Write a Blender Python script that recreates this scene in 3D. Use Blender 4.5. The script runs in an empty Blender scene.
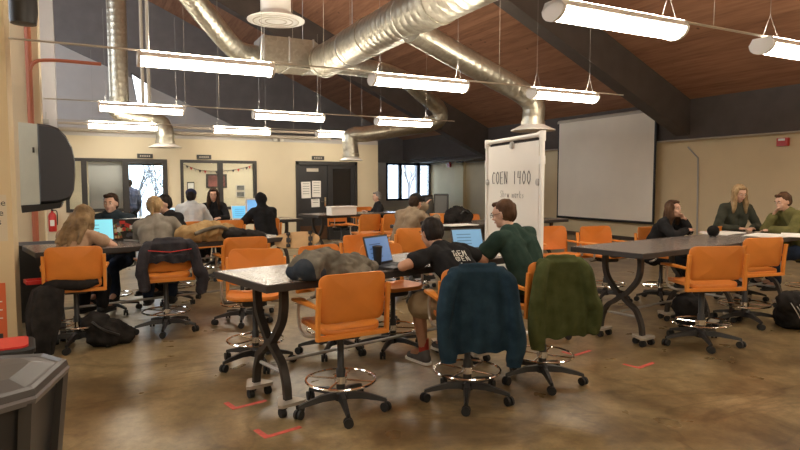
import bpy, bmesh, math, random
from mathutils import Vector, Matrix, Euler, noise
from math import sin, cos, pi, radians as R
random.seed(7)
scn = bpy.context.scene
COL = scn.collection

# ---------------------------------------------------------------- camera, world, exposure
YAW, PITCH, FPX, EYE = R(27), R(3.9), 600.0, 1.6
camd = bpy.data.cameras.new('camera'); cam = bpy.data.objects.new('camera', camd); COL.objects.link(cam)
camd.sensor_width = 36; camd.lens = 36*FPX/800; camd.clip_start = .05; camd.clip_end = 300
cam.location = (0, 0, EYE); cam.rotation_euler = (R(90)-PITCH, 0, -YAW)
scn.camera = cam
w = bpy.data.worlds.new('winter_daylight'); scn.world = w; w.use_nodes = True
bg = w.node_tree.nodes['Background']; bg.inputs[0].default_value = (.68, .83, 1, 1); bg.inputs[1].default_value = 7.0
scn.view_settings.view_transform = 'Standard'; scn.view_settings.look = 'None'
scn.view_settings.exposure = 0.55; scn.view_settings.gamma = 1
scn.cycles.max_bounces = 7; scn.cycles.diffuse_bounces = 4; scn.cycles.glossy_bounces = 3
LAMP = 19.0; UPL = 62.0          # radiance of the fluorescent lenses, and of the uplight added to brighten the ceiling

# camera-frame helpers: lat = metres right of the lens axis, d = metres ahead, both on the floor plane
def W(lat, d, z=0): return Vector((lat*cos(YAW)+d*sin(YAW), -lat*sin(YAW)+d*cos(YAW), z))
def ray(px, py):
    x = (px-400)/FPX; y = (225-py)/FPX
    return W(x, cos(PITCH)+y*sin(PITCH), -sin(PITCH)+y*cos(PITCH))
O = Vector((0, 0, EYE))
def atz(px, py, z): r = ray(px, py); return O+r*((z-EYE)/r.z)
def atx(px, py, X): r = ray(px, py); return O+r*(X/r.x)
def aty(px, py, Y): r = ray(px, py); return O+r*(Y/r.y)
def atd(px, py, d):
    r = ray(px, py); f = r.x*sin(YAW)+r.y*cos(YAW); return O+r*(d/f)

# ---------------------------------------------------------------- materials
def mat(name, col, rough=.5, metal=0, bump=0, bscale=30, var=0, vscale=6, spec=.5, emit=0, coat=0, sheen=0):
    m = bpy.data.materials.new(name); m.use_nodes = True
    nt = m.node_tree; b = nt.nodes['Principled BSDF']; N = nt.nodes.new; L = nt.links.new
    b.inputs['Base Color'].default_value = (*col, 1); b.inputs['Roughness'].default_value = rough
    b.inputs['Metallic'].default_value = metal; b.inputs['Specular IOR Level'].default_value = spec
    b.inputs['Coat Weight'].default_value = coat
    if sheen: b.inputs['Sheen Weight'].default_value = sheen
    if emit:
        b.inputs['Emission Color'].default_value = (*col, 1); b.inputs['Emission Strength'].default_value = emit
    if var or bump:
        tc = N('ShaderNodeTexCoord')
    if var:
        n = N('ShaderNodeTexNoise'); n.inputs['Scale'].default_value = vscale; n.inputs['Detail'].default_value = 5
        L(tc.outputs['Object'], n.inputs['Vector'])
        r = N('ShaderNodeValToRGB'); r.color_ramp.elements[0].position = .3; r.color_ramp.elements[1].position = .7
        r.color_ramp.elements[0].color = (*[c*(1-var) for c in col], 1); r.color_ramp.elements[1].color = (*[min(1, c*(1+var)) for c in col], 1)
        L(n.outputs['Fac'], r.inputs['Fac']); L(r.outputs['Color'], b.inputs['Base Color'])
    if bump:
        n = N('ShaderNodeTexNoise'); n.inputs['Scale'].default_value = bscale; n.inputs['Detail'].default_value = 4
        L(tc.outputs['Object'], n.inputs['Vector'])
        bp = N('ShaderNodeBump'); bp.inputs['Strength'].default_value = bump; bp.inputs['Distance'].default_value = .01
        L(n.outputs['Fac'], bp.inputs['Height']); L(bp.outputs['Normal'], b.inputs['Normal'])
    return m

def wood_deck():
    m = bpy.data.materials.new('cedar_plank_deck'); m.use_nodes = True; nt = m.node_tree; N = nt.nodes.new; L = nt.links.new
    b = nt.nodes['Principled BSDF']; tc = N('ShaderNodeTexCoord')
    sep = N('ShaderNodeSeparateXYZ'); L(tc.outputs['Object'], sep.inputs[0])
    # planks run along Y, each .14 m wide along X
    mul = N('ShaderNodeMath'); mul.operation = 'MULTIPLY'; mul.inputs[1].default_value = 7; L(sep.outputs['X'], mul.inputs[0])
    fl = N('ShaderNodeMath'); fl.operation = 'FLOOR'; L(mul.outputs[0], fl.inputs[0])
    wn = N('ShaderNodeTexWhiteNoise'); wn.noise_dimensions = '1D'; L(fl.outputs[0], wn.inputs['W'])
    mp = N('ShaderNodeMapping'); mp.inputs['Scale'].default_value = (14, 1.2, 1.5); L(tc.outputs['Object'], mp.inputs[0])
    gr = N('ShaderNodeTexNoise'); gr.inputs['Scale'].default_value = 1.2; gr.inputs['Detail'].default_value = 6; L(mp.outputs[0], gr.inputs['Vector'])
    kn = N('ShaderNodeTexVoronoi'); kn.inputs['Scale'].default_value = 2.2; L(tc.outputs['Object'], kn.inputs['Vector'])
    kr = N('ShaderNodeValToRGB'); kr.color_ramp.elements[0].position = .03; kr.color_ramp.elements[1].position = .1
    kr.color_ramp.elements[0].color = (.35, .3, .25, 1); kr.color_ramp.elements[1].color = (1, 1, 1, 1); L(kn.outputs['Distance'], kr.inputs[0])
    mx = N('ShaderNodeMath'); mx.operation = 'MULTIPLY_ADD'; mx.inputs[1].default_value = .35; L(wn.outputs['Value'], mx.inputs[0]); L(gr.outputs['Fac'], mx.inputs[2])
    cr = N('ShaderNodeValToRGB'); cr.color_ramp.elements[0].position = .35; cr.color_ramp.elements[1].position = .95
    cr.color_ramp.elements[0].color = (.22, .095, .048, 1); cr.color_ramp.elements[1].color = (.40, .20, .11, 1); L(mx.outputs[0], cr.inputs[0])
    mm = N('ShaderNodeMix'); mm.data_type = 'RGBA'; mm.blend_type = 'MULTIPLY'; mm.inputs[0].default_value = 1
    L(cr.outputs[0], mm.inputs[6]); L(kr.outputs[0], mm.inputs[7]); L(mm.outputs[2], b.inputs['Base Color'])
    b.inputs['Roughness'].default_value = .6
    return m

def floor_mat():
    m = bpy.data.materials.new('polished_stained_concrete'); m.use_nodes = True; nt = m.node_tree; N = nt.nodes.new; L = nt.links.new
    b = nt.nodes['Principled BSDF']; tc = N('ShaderNodeTexCoord')
    n1 = N('ShaderNodeTexNoise'); n1.inputs['Scale'].default_value = 1.1; n1.inputs['Detail'].default_value = 9; n1.inputs['Roughness'].default_value = .62; n1.inputs['Distortion'].default_value = .9
    L(tc.outputs['Object'], n1.inputs['Vector'])
    cr = N('ShaderNodeValToRGB'); e = cr.color_ramp.elements
    e[0].position = .34; e[0].color = (.115, .076, .034, 1); e[1].position = .66; e[1].color = (.34, .256, .135, 1)
    x = e.new(.5); x.color = (.22, .158, .076, 1); L(n1.outputs['Fac'], cr.inputs[0])
    # thin dark cracks and smears
    n2 = N('ShaderNodeTexNoise'); n2.inputs['Scale'].default_value = .5; n2.inputs['Detail'].default_value = 7; n2.inputs['Distortion'].default_value = 1.6
    L(tc.outputs['Object'], n2.inputs['Vector'])
    c2 = N('ShaderNodeValToRGB'); f = c2.color_ramp.elements; f[0].position = .485; f[0].color = (1, 1, 1, 1); f[1].position = .515; f[1].color = (1, 1, 1, 1)
    y = f.new(.5); y.color = (.62, .58, .55, 1); L(n2.outputs['Fac'], c2.inputs[0])
    mm = N('ShaderNodeMix'); mm.data_type = 'RGBA'; mm.blend_type = 'MULTIPLY'; mm.inputs[0].default_value = .8
    L(cr.outputs[0], mm.inputs[6]); L(c2.outputs[0], mm.inputs[7]); L(mm.outputs[2], b.inputs['Base Color'])
    n4 = N('ShaderNodeTexNoise'); n4.inputs['Scale'].default_value = 9; n4.inputs['Detail'].default_value = 8; n4.inputs['Roughness'].default_value = .75; L(tc.outputs['Object'], n4.inputs['Vector'])
    c4 = N('ShaderNodeValToRGB'); c4.color_ramp.elements[0].position = .33; c4.color_ramp.elements[0].color = (.62, .60, .58, 1); c4.color_ramp.elements[1].position = .62; c4.color_ramp.elements[1].color = (1.12, 1.12, 1.12, 1); L(n4.outputs['Fac'], c4.inputs[0])
    m4 = N('ShaderNodeMix'); m4.data_type = 'RGBA'; m4.blend_type = 'MULTIPLY'; m4.inputs[0].default_value = 1; L(mm.outputs[2], m4.inputs[6]); L(c4.outputs[0], m4.inputs[7]); L(m4.outputs[2], b.inputs['Base Color'])
    n3 = N('ShaderNodeTexNoise'); n3.inputs['Scale'].default_value = 2.5; n3.inputs['Detail'].default_value = 4; L(tc.outputs['Object'], n3.inputs['Vector'])
    mr = N('ShaderNodeMapRange'); mr.inputs['To Min'].default_value = .23; mr.inputs['To Max'].default_value = .36; L(n3.outputs['Fac'], mr.inputs[0]); L(mr.outputs[0], b.inputs['Roughness'])
    bp = N('ShaderNodeBump'); bp.inputs['Strength'].default_value = .04; bp.inputs['Distance'].default_value = .008; L(n3.outputs['Fac'], bp.inputs['Height']); L(bp.outputs[0], b.inputs['Normal'])
    return m

def duct_mat():
    m = bpy.data.materials.new('galvanised_spiral_duct'); m.use_nodes = True; nt = m.node_tree; N = nt.nodes.new; L = nt.links.new
    b = nt.nodes['Principled BSDF']; tc = N('ShaderNodeTexCoord')
    v = N('ShaderNodeTexVoronoi'); v.inputs['Scale'].default_value = 18; L(tc.outputs['Object'], v.inputs['Vector'])
    cr = N('ShaderNodeValToRGB'); cr.color_ramp.elements[0].color = (.36, .34, .28, 1); cr.color_ramp.elements[1].color = (.48, .45, .37, 1); L(v.outputs['Color'], cr.inputs[0])
    L(cr.outputs[0], b.inputs['Base Color']); b.inputs['Metallic'].default_value = .85; b.inputs['Roughness'].default_value = .36
    return m

def glass_mat():
    m = bpy.data.materials.new('window_glass'); m.use_nodes = True; nt = m.node_tree; N = nt.nodes.new; L = nt.links.new
    nt.nodes.remove(nt.nodes['Principled BSDF']); out = nt.nodes['Material Output']
    t = N('ShaderNodeBsdfTransparent'); t.inputs[0].default_value = (.93, .95, .95, 1); g = N('ShaderNodeBsdfGlossy'); g.inputs['Roughness'].default_value = .02
    fr = N('ShaderNodeFresnel'); fr.inputs[0].default_value = 1.45; mx = N('ShaderNodeMixShader')
    L(fr.outputs[0], mx.inputs[0]); L(t.outputs[0], mx.inputs[1]); L(g.outputs[0], mx.inputs[2]); L(mx.outputs[0], out.inputs[0])
    return m

def fabric2(name, c1, c2, scale=300, rough=.95):
    m = mat(name, c1, rough, bump=.25, bscale=scale, var=.0); nt = m.node_tree; N = nt.nodes.new; L = nt.links.new
    b = nt.nodes['Principled BSDF']; tc = N('ShaderNodeTexCoord'); n = N('ShaderNodeTexNoise'); n.inputs['Scale'].default_value = 9; n.inputs['Detail'].default_value = 5
    L(tc.outputs['Object'], n.inputs['Vector']); r = N('ShaderNodeValToRGB'); r.color_ramp.elements[0].position = .35; r.color_ramp.elements[1].position = .68
    r.color_ramp.elements[0].color = (*c1, 1); r.color_ramp.elements[1].color = (*c2, 1); L(n.outputs['Fac'], r.inputs[0]); L(r.outputs[0], b.inputs['Base Color'])
    b.inputs['Specular IOR Level'].default_value = .15
    return m

M = {}
M['floor'] = floor_mat(); M['deck'] = wood_deck(); M['duct'] = duct_mat(); M['glass'] = glass_mat()
M['cream'] = mat('cream_wall_paint', (.70, .615, .44), .75, var=.03, vscale=1.5, bump=.05, bscale=60)
M['yellow'] = mat('yellow_cream_wall_paint', (.72, .585, .36), .75, var=.04, vscale=1.5, bump=.05, bscale=60)
M['grey_wall'] = mat('grey_gable_paint', (.54, .52, .50), .8, var=.04, vscale=2)
M['dark'] = mat('dark_brown_beam_paint', (.085, .068, .058), .65, var=.12, vscale=3, bump=.1, bscale=20)
M['darkmid'] = mat('charcoal_soffit_paint', (.20, .185, .18), .8, var=.1, vscale=2)
M['frame'] = mat('black_painted_frame', (.028, .026, .025), .45)
M['door'] = mat('black_door_paint', (.022, .022, .024), .35, var=.1, vscale=3)
M['kick'] = mat('bronze_kick_plate', (.11, .06, .035), .4, .6)
M['white'] = mat('white_enamel', (.8, .78, .73), .4)
M['rail'] = mat('pale_conduit_paint', (.50, .45, .37), .5)
M['galv'] = mat('grey_conduit', (.42, .41, .39), .45, .4)
M['orange'] = mat('orange_moulded_plastic', (.66, .215, .032), .42, var=.05, vscale=8)
M['orange_d'] = mat('orange_frame_plastic', (.72, .26, .042), .4)
M['tube'] = mat('warm_grey_tube', (.42, .38, .33), .35, .5)
M['black'] = mat('black_nylon_plastic', (.018, .017, .017), .4)
M['rubber'] = mat('black_rubber', (.012, .012, .012), .65)
M['chrome'] = mat('chrome', (.75, .73, .70), .12, 1)
M['iron'] = mat('dark_cast_iron', (.045, .038, .033), .45, .3, var=.15, vscale=12)
M['edge'] = mat('dark_table_edge', (.03, .026, .024), .5)
M['top'] = mat('speckled_grey_laminate', (.19, .165, .15), .24, var=.28, vscale=70)
M['castplate'] = mat('zinc_caster_plate', (.50, .45, .38), .45, .5)
M['screen_cloth'] = mat('projection_screen_cloth', (.88, .82, .70), .85, var=.02, vscale=2)
M['paper'] = mat('white_paper', (.82, .80, .75), .7)
M['ink'] = mat('black_marker_ink', (.03, .03, .035), .6)
M['red'] = mat('red_enamel', (.55, .03, .025), .35)
M['redpaint'] = mat('faded_red_tape', (.50, .085, .06), .75, var=.35, vscale=25)
M['redpipe'] = mat('red_painted_pipe', (.42, .13, .07), .5)
M['lamp_lens'] = None
m = mat('fluorescent_lens', (1, .93, .80), .4); b = m.node_tree.nodes['Principled BSDF']
b.inputs['Emission Color'].default_value = (1, .90, .74, 1); b.inputs['Emission Strength'].default_value = LAMP; M['lamp_lens'] = m
m = mat('room_lamp_lens', (1, .95, .88), .4); b = m.node_tree.nodes['Principled BSDF']
b.inputs['Emission Color'].default_value = (1, .93, .82, 1); b.inputs['Emission Strength'].default_value = 26; M['lamp_cool'] = m
m = mat('added_uplight_glow', (1, .95, .88), .4); b = m.node_tree.nodes['Principled BSDF']
b.inputs['Emission Color'].default_value = (1, .90, .74, 1); b.inputs['Emission Strength'].default_value = UPL; M['added_up'] = m
M['snow'] = mat('snow', (.8, .83, .88), .9)
M['bark'] = mat('bare_bark', (.16, .15, .16), .9)
M['brick'] = mat('pale_brick', (.45, .42, .40), .9, var=.3, vscale=14)

# ---------------------------------------------------------------- mesh builder
class MB:
    def __init__(s): s.bm = bmesh.new()
    def face(s, pts):
        vs = [s.bm.verts.new(p) for p in pts]; return s.bm.faces.new(vs)
    def box(s, c, size, rot=None, bev=0):
        c = Vector(c); Rm = rot.to_matrix() if rot is not None else Matrix.Identity(3)
        h = [x/2 for x in size]
        r = bmesh.ops.create_cube(s.bm, size=1)['verts']
        for v in r: v.co = Vector((v.co.x*size[0], v.co.y*size[1], v.co.z*size[2]))
        if bev:
            es = list({e for v in r for e in v.link_edges})
            g = bmesh.ops.bevel(s.bm, geom=es, offset=bev, segments=2, affect='EDGES')
            r = list({v for f in g['faces'] for v in f.verts} | {v for v in r if v.is_valid})
        for v in r: v.co = Rm @ v.co + c
        return s
    def b2(s, lo, hi, bev=0):
        lo = Vector(lo); hi = Vector(hi); return s.box((lo+hi)/2, [abs(x) for x in (hi-lo)], bev=bev)
    def rings(s, rs, cap=True, close=True):
        prev = None; first = None
        for ring in rs:
            vs = [s.bm.verts.new(p) for p in ring]
            if prev:
                n = len(vs)
                for i in range(n if close else n-1):
                    s.bm.faces.new((prev[i], prev[(i+1) % n], vs[(i+1) % n], vs[i]))
            else: first = vs
            prev = vs
        if cap and len(first) > 2:
            s.bm.faces.new(first[::-1]); s.bm.faces.new(prev)
        return s
    def tube(s, pts, r, n=8, cap=True):
        pts = [Vector(p) for p in pts]; k = len(pts)
        rad = r if isinstance(r, (list, tuple)) else [r]*k
        up = None; rs = []
        for i, p in enumerate(pts):
            t = (pts[min(i+1, k-1)]-pts[max(i-1, 0)]).normalized()
            if up is None:
                up = Vector((0, 0, 1)) if abs(t.z) < .9 else Vector((1, 0, 0))
            a = t.cross(up).normalized(); up = a.cross(t).normalized()
            rs.append([p+(a*cos(2*pi*j/n)+up*sin(2*pi*j/n))*rad[i] for j in range(n)])
        return s.rings(rs, cap)
    def ring(s, c, r, t, n=32, m=6, rot=None):
        Rm = rot.to_matrix() if rot is not None else Matrix.Identity(3); c = Vector(c)
        vs = [[s.bm.verts.new(c+Rm@Vector(((r+t*cos(2*pi*j/m))*cos(2*pi*i/n), (r+t*cos(2*pi*j/m))*sin(2*pi*i/n), t*sin(2*pi*j/m)))) for j in range(m)] for i in range(n)]
        for i in range(n):
            for j in range(m): s.bm.faces.new((vs[i][j], vs[(i+1) % n][j], vs[(i+1) % n][(j+1) % m], vs[i][(j+1) % m]))
        return s
    def ball(s, c, r, n=12):
        r = (r, r, r) if isinstance(r, (int, float)) else r
        c = Vector(c); m = max(6, n*2//3); V = s.bm.verts.new; F = s.bm.faces.new
        top = V(c+Vector((0, 0, r[2]))); bot = V(c-Vector((0, 0, r[2]))); prev = None
        for j in range(1, m):
            t = pi*j/m; st_, ct = sin(t), cos(t)
            row = [V(c+Vector((r[0]*st_*cos(2*pi*i/n), r[1]*st_*sin(2*pi*i/n), r[2]*ct))) for i in range(n)]
            for i in range(n):
                k = (i+1) % n
                if prev is None: F((top, row[i], row[k]))
                else: F((prev[i], row[i], row[k], prev[k]))
            prev = row
        for i in range(n): F((prev[i], bot, prev[(i+1) % n]))
        return s
    def prism(s, poly, z0, z1):
        s.rings([[(x, y, z0) for x, y in poly], [(x, y, z1) for x, y in poly]]); return s
    def lathe(s, prof, c=(0, 0, 0), n=20, cap=True):
        c = Vector(c)
        s.rings([[c+Vector((r*cos(2*pi*i/n), r*sin(2*pi*i/n), z)) for i in range(n)] for r, z in prof], cap); return s
    def xform(s, mtx): s.bm.transform(mtx); return s
    def build(s, name, m, parent=None, smooth=False, recalc=True, bevel=0):
        if recalc: bmesh.ops.recalc_face_normals(s.bm, faces=s.bm.faces)
        me = bpy.data.meshes.new(name); s.bm.to_mesh(me); s.bm.free(); me.materials.append(m)
        if smooth:
            me.polygons.foreach_set('use_smooth', [True]*len(me.polygons))
            try: me.set_sharp_from_angle(angle=R(40))
            except Exception: pass
        o = bpy.data.objects.new(name, me); COL.objects.link(o)
        if parent is not None: o.parent = parent
        return o

def displace(me, fn):
    """fn(co, normal) -> new co, with the normals taken once"""
    n = len(me.vertices); co = [0.0]*(3*n); no = [0.0]*(3*n)
    me.vertices.foreach_get('co', co); me.vertex_normals.foreach_get('vector', no)
    out = []
    for i in range(n): out.extend(fn(Vector(co[3*i:3*i+3]), Vector(no[3*i:3*i+3])))
    me.vertices.foreach_set('co', out); me.update()
def rrect(w, h, r, n=5, cx=0, cy=0):
    out = []
    for qx, qy, a0 in ((1, 1, 0), (-1, 1, 90), (-1, -1, 180), (1, -1, 270)):
        for i in range(n+1):
            a = R(a0+90*i/n); out.append((cx+qx*(w/2-r)+r*cos(a), cy+qy*(h/2-r)+r*sin(a)))
    return out
def empty(name, loc=(0, 0, 0), rz=0, label=None, cat=None, group=None):
    o = bpy.data.objects.new(name, None); o.empty_display_size = .1; COL.objects.link(o); o.location = loc; o.rotation_euler = (0, 0, rz)
    return tag(o, label, cat, group)
def tag(o, label=None, cat=None, group=None):
    if label: o['label'] = label
    if cat: o['category'] = cat
    if group: o['group'] = group
    return o
def struct(name, mb, m, parent=None, smooth=False):
    o = mb.build(name, m, parent, smooth)
    if parent is None: o['kind'] = 'structure'
    return o
KIDS = {}
def copy_tree(o, parent=None):
    c = o.copy(); COL.objects.link(c)
    if parent is not None: c.parent = parent
    if o.name not in KIDS: KIDS[o.name] = [x for x in bpy.data.objects if x.parent == o]
    for ch in KIDS[o.name]: copy_tree(ch, c)
    return c
def bez(pts, n=8):
    """Catmull-Rom through the points"""
    P = [Vector(p) for p in pts]; P = [P[0]*2-P[1]]+P+[P[-1]*2-P[-2]]; out = []
    for i in range(1, len(P)-2):
        for k in range(n):
            t = k/n; a, b_, c, d = P[i-1:i+3]
            out.append(.5*((2*b_)+(c-a)*t+(2*a-5*b_+4*c-d)*t*t+(3*b_-a-3*c+d)*t**3))
    out.append(P[-2]); return out

# ---------------------------------------------------------------- the shell
XR, XR2, YB, YE = 13.6, 15.05, 16.2, 26.2
SL = .45
def zr(X): return 9.79-SL*X if X > -2 else 10.69+SL*(X+2)
struct('floor', MB().b2((-8, -6, -.1), (XR2+.2, 34, 0)), M['floor'])
struct('wall_right', MB().b2((XR, -6, 0), (XR+1.7, 17.5, 3.7)), M['yellow'])
struct('wall_right_rear', MB().b2((XR2, 17.5, 0), (XR2+.3, YE, 2.75)), M['yellow'])
struct('wall_left', MB().b2((-8.2, -6, 0), (-8, YE, 8.2)), M['cream'])
mb = MB(); mb.rings([[(-8, -6.2, 0), (XR, -6.2, 0), (XR, -6.2, zr(XR)), (-2, -6.2, zr(-1.9)), (-8, -6.2, zr(-8))],
                    [(-8, -6, 0), (XR, -6, 0), (XR, -6, zr(XR)), (-2, -6, zr(-1.9)), (-8, -6, zr(-8))]]); struct('wall_front', mb, M['cream'])
# dark fascia beam along the top of the right wall
struct('trim_right_fascia', MB().b2((XR-.14, -6, 2.75), (XR-.002, YE, 3.85)), M['dark'])
struct('trim_right_rear_fascia', MB().b2((XR, 17.52, 2.62), (XR2+.2, YE, 3.8)), M['dark'])
# back wall with two window openings and the door opening
xw = lambda px: aty(px, 200, YB).x
zt = lambda px, py: aty(px, py, YB).z
W1, W2, D1, XE = (xw(66), xw(168)), (xw(181), xw(257)), (xw(296), xw(357)), xw(378)
ZW0, ZW1 = .93, 2.22
ZTOP = 2.75
mb = MB()
def wseg(x0, x1, z0, z1): mb.b2((x0, YB, z0), (x1, YB+.2, z1))
XG = xw(126.5)
wseg(-8, W1[0], 0, ZTOP); wseg(W1[0], XG, 0, ZW0); wseg(W1[0], W1[1], ZW1, ZTOP); wseg(W1[1], W2[0], 0, ZTOP)
wseg(W2[0], W2[1], 0, ZW0); wseg(W2[0], W2[1], ZW1, ZTOP); wseg(W2[1], D1[0], 0, ZTOP); wseg(D1[0], D1[1], 2.24, ZTOP); wseg(D1[1], XE, 0, ZTOP)
struct('wall_back', mb, M['cream'])
struct('wall_back_return', MB().b2((XE-.2, YB+.2, 0), (XE, YE, ZTOP)), M['cream'])
# roof over the back rooms
struct('ceiling_back_rooms', MB().b2((-8, YB, ZTOP), (XE, YE, ZTOP+.12)), M['grey_wall'])
# rear room wall with pictures, passage behind the right-hand pane
YR = 19.2
pa, pb = aty(129, 200, YR).x, aty(164, 200, YR).x
wr_ = MB(); wr_.b2((-8, YR, 0), (pa, YR+.12, ZTOP)); wr_.b2((pb, YR, 0), (XE-.2, YR+.12, ZTOP)); struct('wall_rear_room', wr_, M['cream'])
struct('wall_passage_left', MB().b2((pa-.1, YR+.12, 0), (pa, YE, ZTOP)), M['cream'])
struct('wall_passage_right', MB().b2((aty(167, 200, YE).x+.1, YR+.12, 0), (aty(167, 200, YE).x+.2, YE, ZTOP)), M['cream'])
# end wall: gable, with passage opening, clerestory pane and the far windows
ga, gb = aty(127, 200, YE).x, aty(169, 200, YE).x
fa, fb = aty(386, 200, YE).x, XR2
gl = lambda X: 4.0-.436*(X-5.6)
mb = MB()
def es(x0, x1, z0, z1): mb.b2((x0, YE, z0), (x1, YE+.25, z1))
es(-8, ga, 0, 9.6); es(ga, gb, 2.45, 9); es(gb, fa, 0, 7.6); es(fa, fb, 0, .8); es(fa, fb, 2.62, 7); es(fb, fb+.4, 0, 4)
es_o = struct('wall_end', mb, M['grey_wall'])
# dark upper gable boarding following the rake
mb = MB(); pts = [(-8, zr(-8)), (-8, gl(-1.5)), (-1.6, gl(-1.5)), (8.75, 2.63), (XR2, 2.63), (XR2, 3.5), (-2, zr(-1.99))]
mb.rings([[(x, YE-.1, z) for x, z in pts], [(x, YE-.004, z) for x, z in pts]]); struct('trim_gable_boards', mb, M['darkmid'])
# roof deck planes and the deep beams beneath them
mb = MB(); th = .18
mb.rings([[(-2, y, zr(-1.99)), (XR2+.6, y, zr(XR2+.6)), (XR2+.6, y, zr(XR2+.6)+th), (-2, y, zr(-1.99)+th)] for y in (-6.2, YE+.3)])
struct('ceiling', mb, M['deck'])
mb = MB(); mb.rings([[(-2, y, zr(-1.99)), (-2, y, zr(-1.99)+th), (-8.4, y, zr(-8.4)+th), (-8.4, y, zr(-8.4))] for y in (-6.2, YE+.3)])
struct('ceiling_left', mb, M['deck'])
for i, (y, dep, x1) in enumerate(((1.5, .87, XR-.12), (10.3, .9, XR-.12), (19.0, 1.12, XR-.12))):
    mb = MB(); mb.rings([[(-2, yy, zr(-1.99)-.004), (x1, yy, zr(x1)-.004), (x1, yy, zr(x1)-dep), (-2, yy, zr(-1.99)-dep)] for yy in (y, y+.4)])
    struct('trim_roof_beam_%d' % (i+1), mb, M['dark'])
    mb = MB(); mb.rings([[(-2, yy, zr(-1.99)-.004), (-2, yy, zr(-1.99)-dep), (-8, yy, zr(-8)-dep), (-8, yy, zr(-8)-.004)] for yy in (y, y+.4)])
    struct('trim_roof_beam_left_%d' % (i+1), mb, M['dark'])
for i, y in enumerate((7, 11.5, 18, 22.5)):  # unseen glowing windows added to light the gable and ceiling
    f = struct('window_%d' % (6+i), MB().b2((-8, y-1.8, 4.6), (-7.93, y+1.8, 7.4)), M['white'])
    MB().b2((-7.925, y-1.65, 4.75), (-7.9, y+1.65, 7.25)).build('pane', mat('added_fill_pane', (.85, .92, 1), .4, emit=7), f)
# pilasters: the near cream pier, the pier with the red pipe, the grey pier
P1 = W(-3.72, 5.75)
struct('wall_near_pier', MB().b2((P1.x-2.5, P1.y, 0), (P1.x, P1.y+.42, 6.5)), M['yellow'])
p2 = aty(38.5, 60, 11.0); p2l = aty(15, 60, 11.0)
struct('wall_pipe_pier', MB().b2((p2l.x-.6, 11, 0), (p2.x, 11.5, zr(p2.x)-.1)), M['cream'])
p3 = aty(53.5, 30, 15.6)
struct('wall_grey_pier', MB().b2((-3.2, 15.6, ZTOP), (p3.x, 15.9, 9.5)), M['grey_wall'])
y457, y466 = atx(457, 200, XR2).y, atx(466, 200, XR2).y
struct('wall_right_pilaster', MB().b2((XR2-.16, y466, 0), (XR2, y457, 2.62)), mat('pale_yellow_pilaster', (.72, .60, .36), .75))
# window and door frames
def win(n, x0, x1, mull, y=YB):
    mb = MB(); t = .075; a, b_ = y-.03, y+.13
    mb.b2((x0, a, ZW0), (x0+t, b_, ZW1)); mb.b2((x1-t, a, ZW0), (x1, b_, ZW1)); mb.b2((x0+t, a, ZW1-t), (x1-t, b_, ZW1)); mb.b2((x0+t, a, ZW0), (x1-t, b_, ZW0+t))
    for mx in mull: mb.b2((mx-.06, a-.01, ZW0+t), (mx+.06, b_, ZW1-t))
    f = struct('window_%d' % n, mb, M['frame'])
    xs = [x0+t]+[q for mx in mull for q in (mx-.06, mx+.06)]+[x1-t]
    for i in range(0, len(xs), 2): MB().b2((xs[i], y+.05, ZW0+t), (xs[i+1], y+.06, ZW1-t)).build('pane', M['glass'], f)
    return f
win(1, W1[0], XG+.07, [xw(85)])
mb = MB(); a_, b_ = YB-.04, YB+.14; mb.b2((XG-.07, a_, 0), (XG+.06, b_, ZW1)); mb.b2((W1[1]-.1, a_, 0), (W1[1], b_, ZW1)); mb.b2((XG+.06, a_, ZW1-.1), (W1[1]-.1, b_, ZW1)); mb.b2((XG+.06, a_, 0), (W1[1]-.1, b_, .09))
gd = struct('door_2', mb, M['frame']); MB().b2((XG+.06, YB+.05, .09), (W1[1]-.1, YB+.06, ZW1-.1)).build('pane', M['glass'], gd)
MB().tube([(W1[1]-.17, YB-.0, .95), (W1[1]-.17, YB-.07, .98), (W1[1]-.17, YB-.07, 1.25), (W1[1]-.17, YB, 1.28)], .012, 6).build('pull_handle', M['chrome'], gd); win(2, W2[0], W2[1], [xw(221)])
# far windows in the end wall and the passage end door
mb = MB(); z0, z1 = .8, 2.62; y0, y1 = YE-.06, YE+.12
ms = [fa, aty(400, 200, YE).x, aty(418, 200, YE).x, fb-.02]
for k, x in enumerate(ms): mb.b2((x-.09 if k else x, y0, z0), (x+.09 if k < 3 else x, y1, z1))
mb.b2((fa, y0, z1-.1), (fb, y1, z1)); mb.b2((fa, y0, z0), (fb, y1, z0+.1))
f = struct('window_3', mb, mat('blue_black_window_frame', (.02, .03, .06), .4))
for k in range(3): MB().b2((ms[k]+.09, YE+.02, z0+.1), (ms[k+1]-.09, YE+.03, z1-.1)).build('pane', M['glass'], f)
mb = MB(); mb.b2((ga, y0, 0), (ga+.1, y1, 2.45)); mb.b2((gb-.1, y0, 0), (gb, y1, 2.45)); mb.b2((ga, y0, 2.35), (gb, y1, 2.45)); f = struct('window_4', mb, M['frame'])
MB().b2((ga+.1, YE+.02, 0.02), (gb-.1, YE+.03, 2.35)).build('pane', M['glass'], f)
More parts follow.
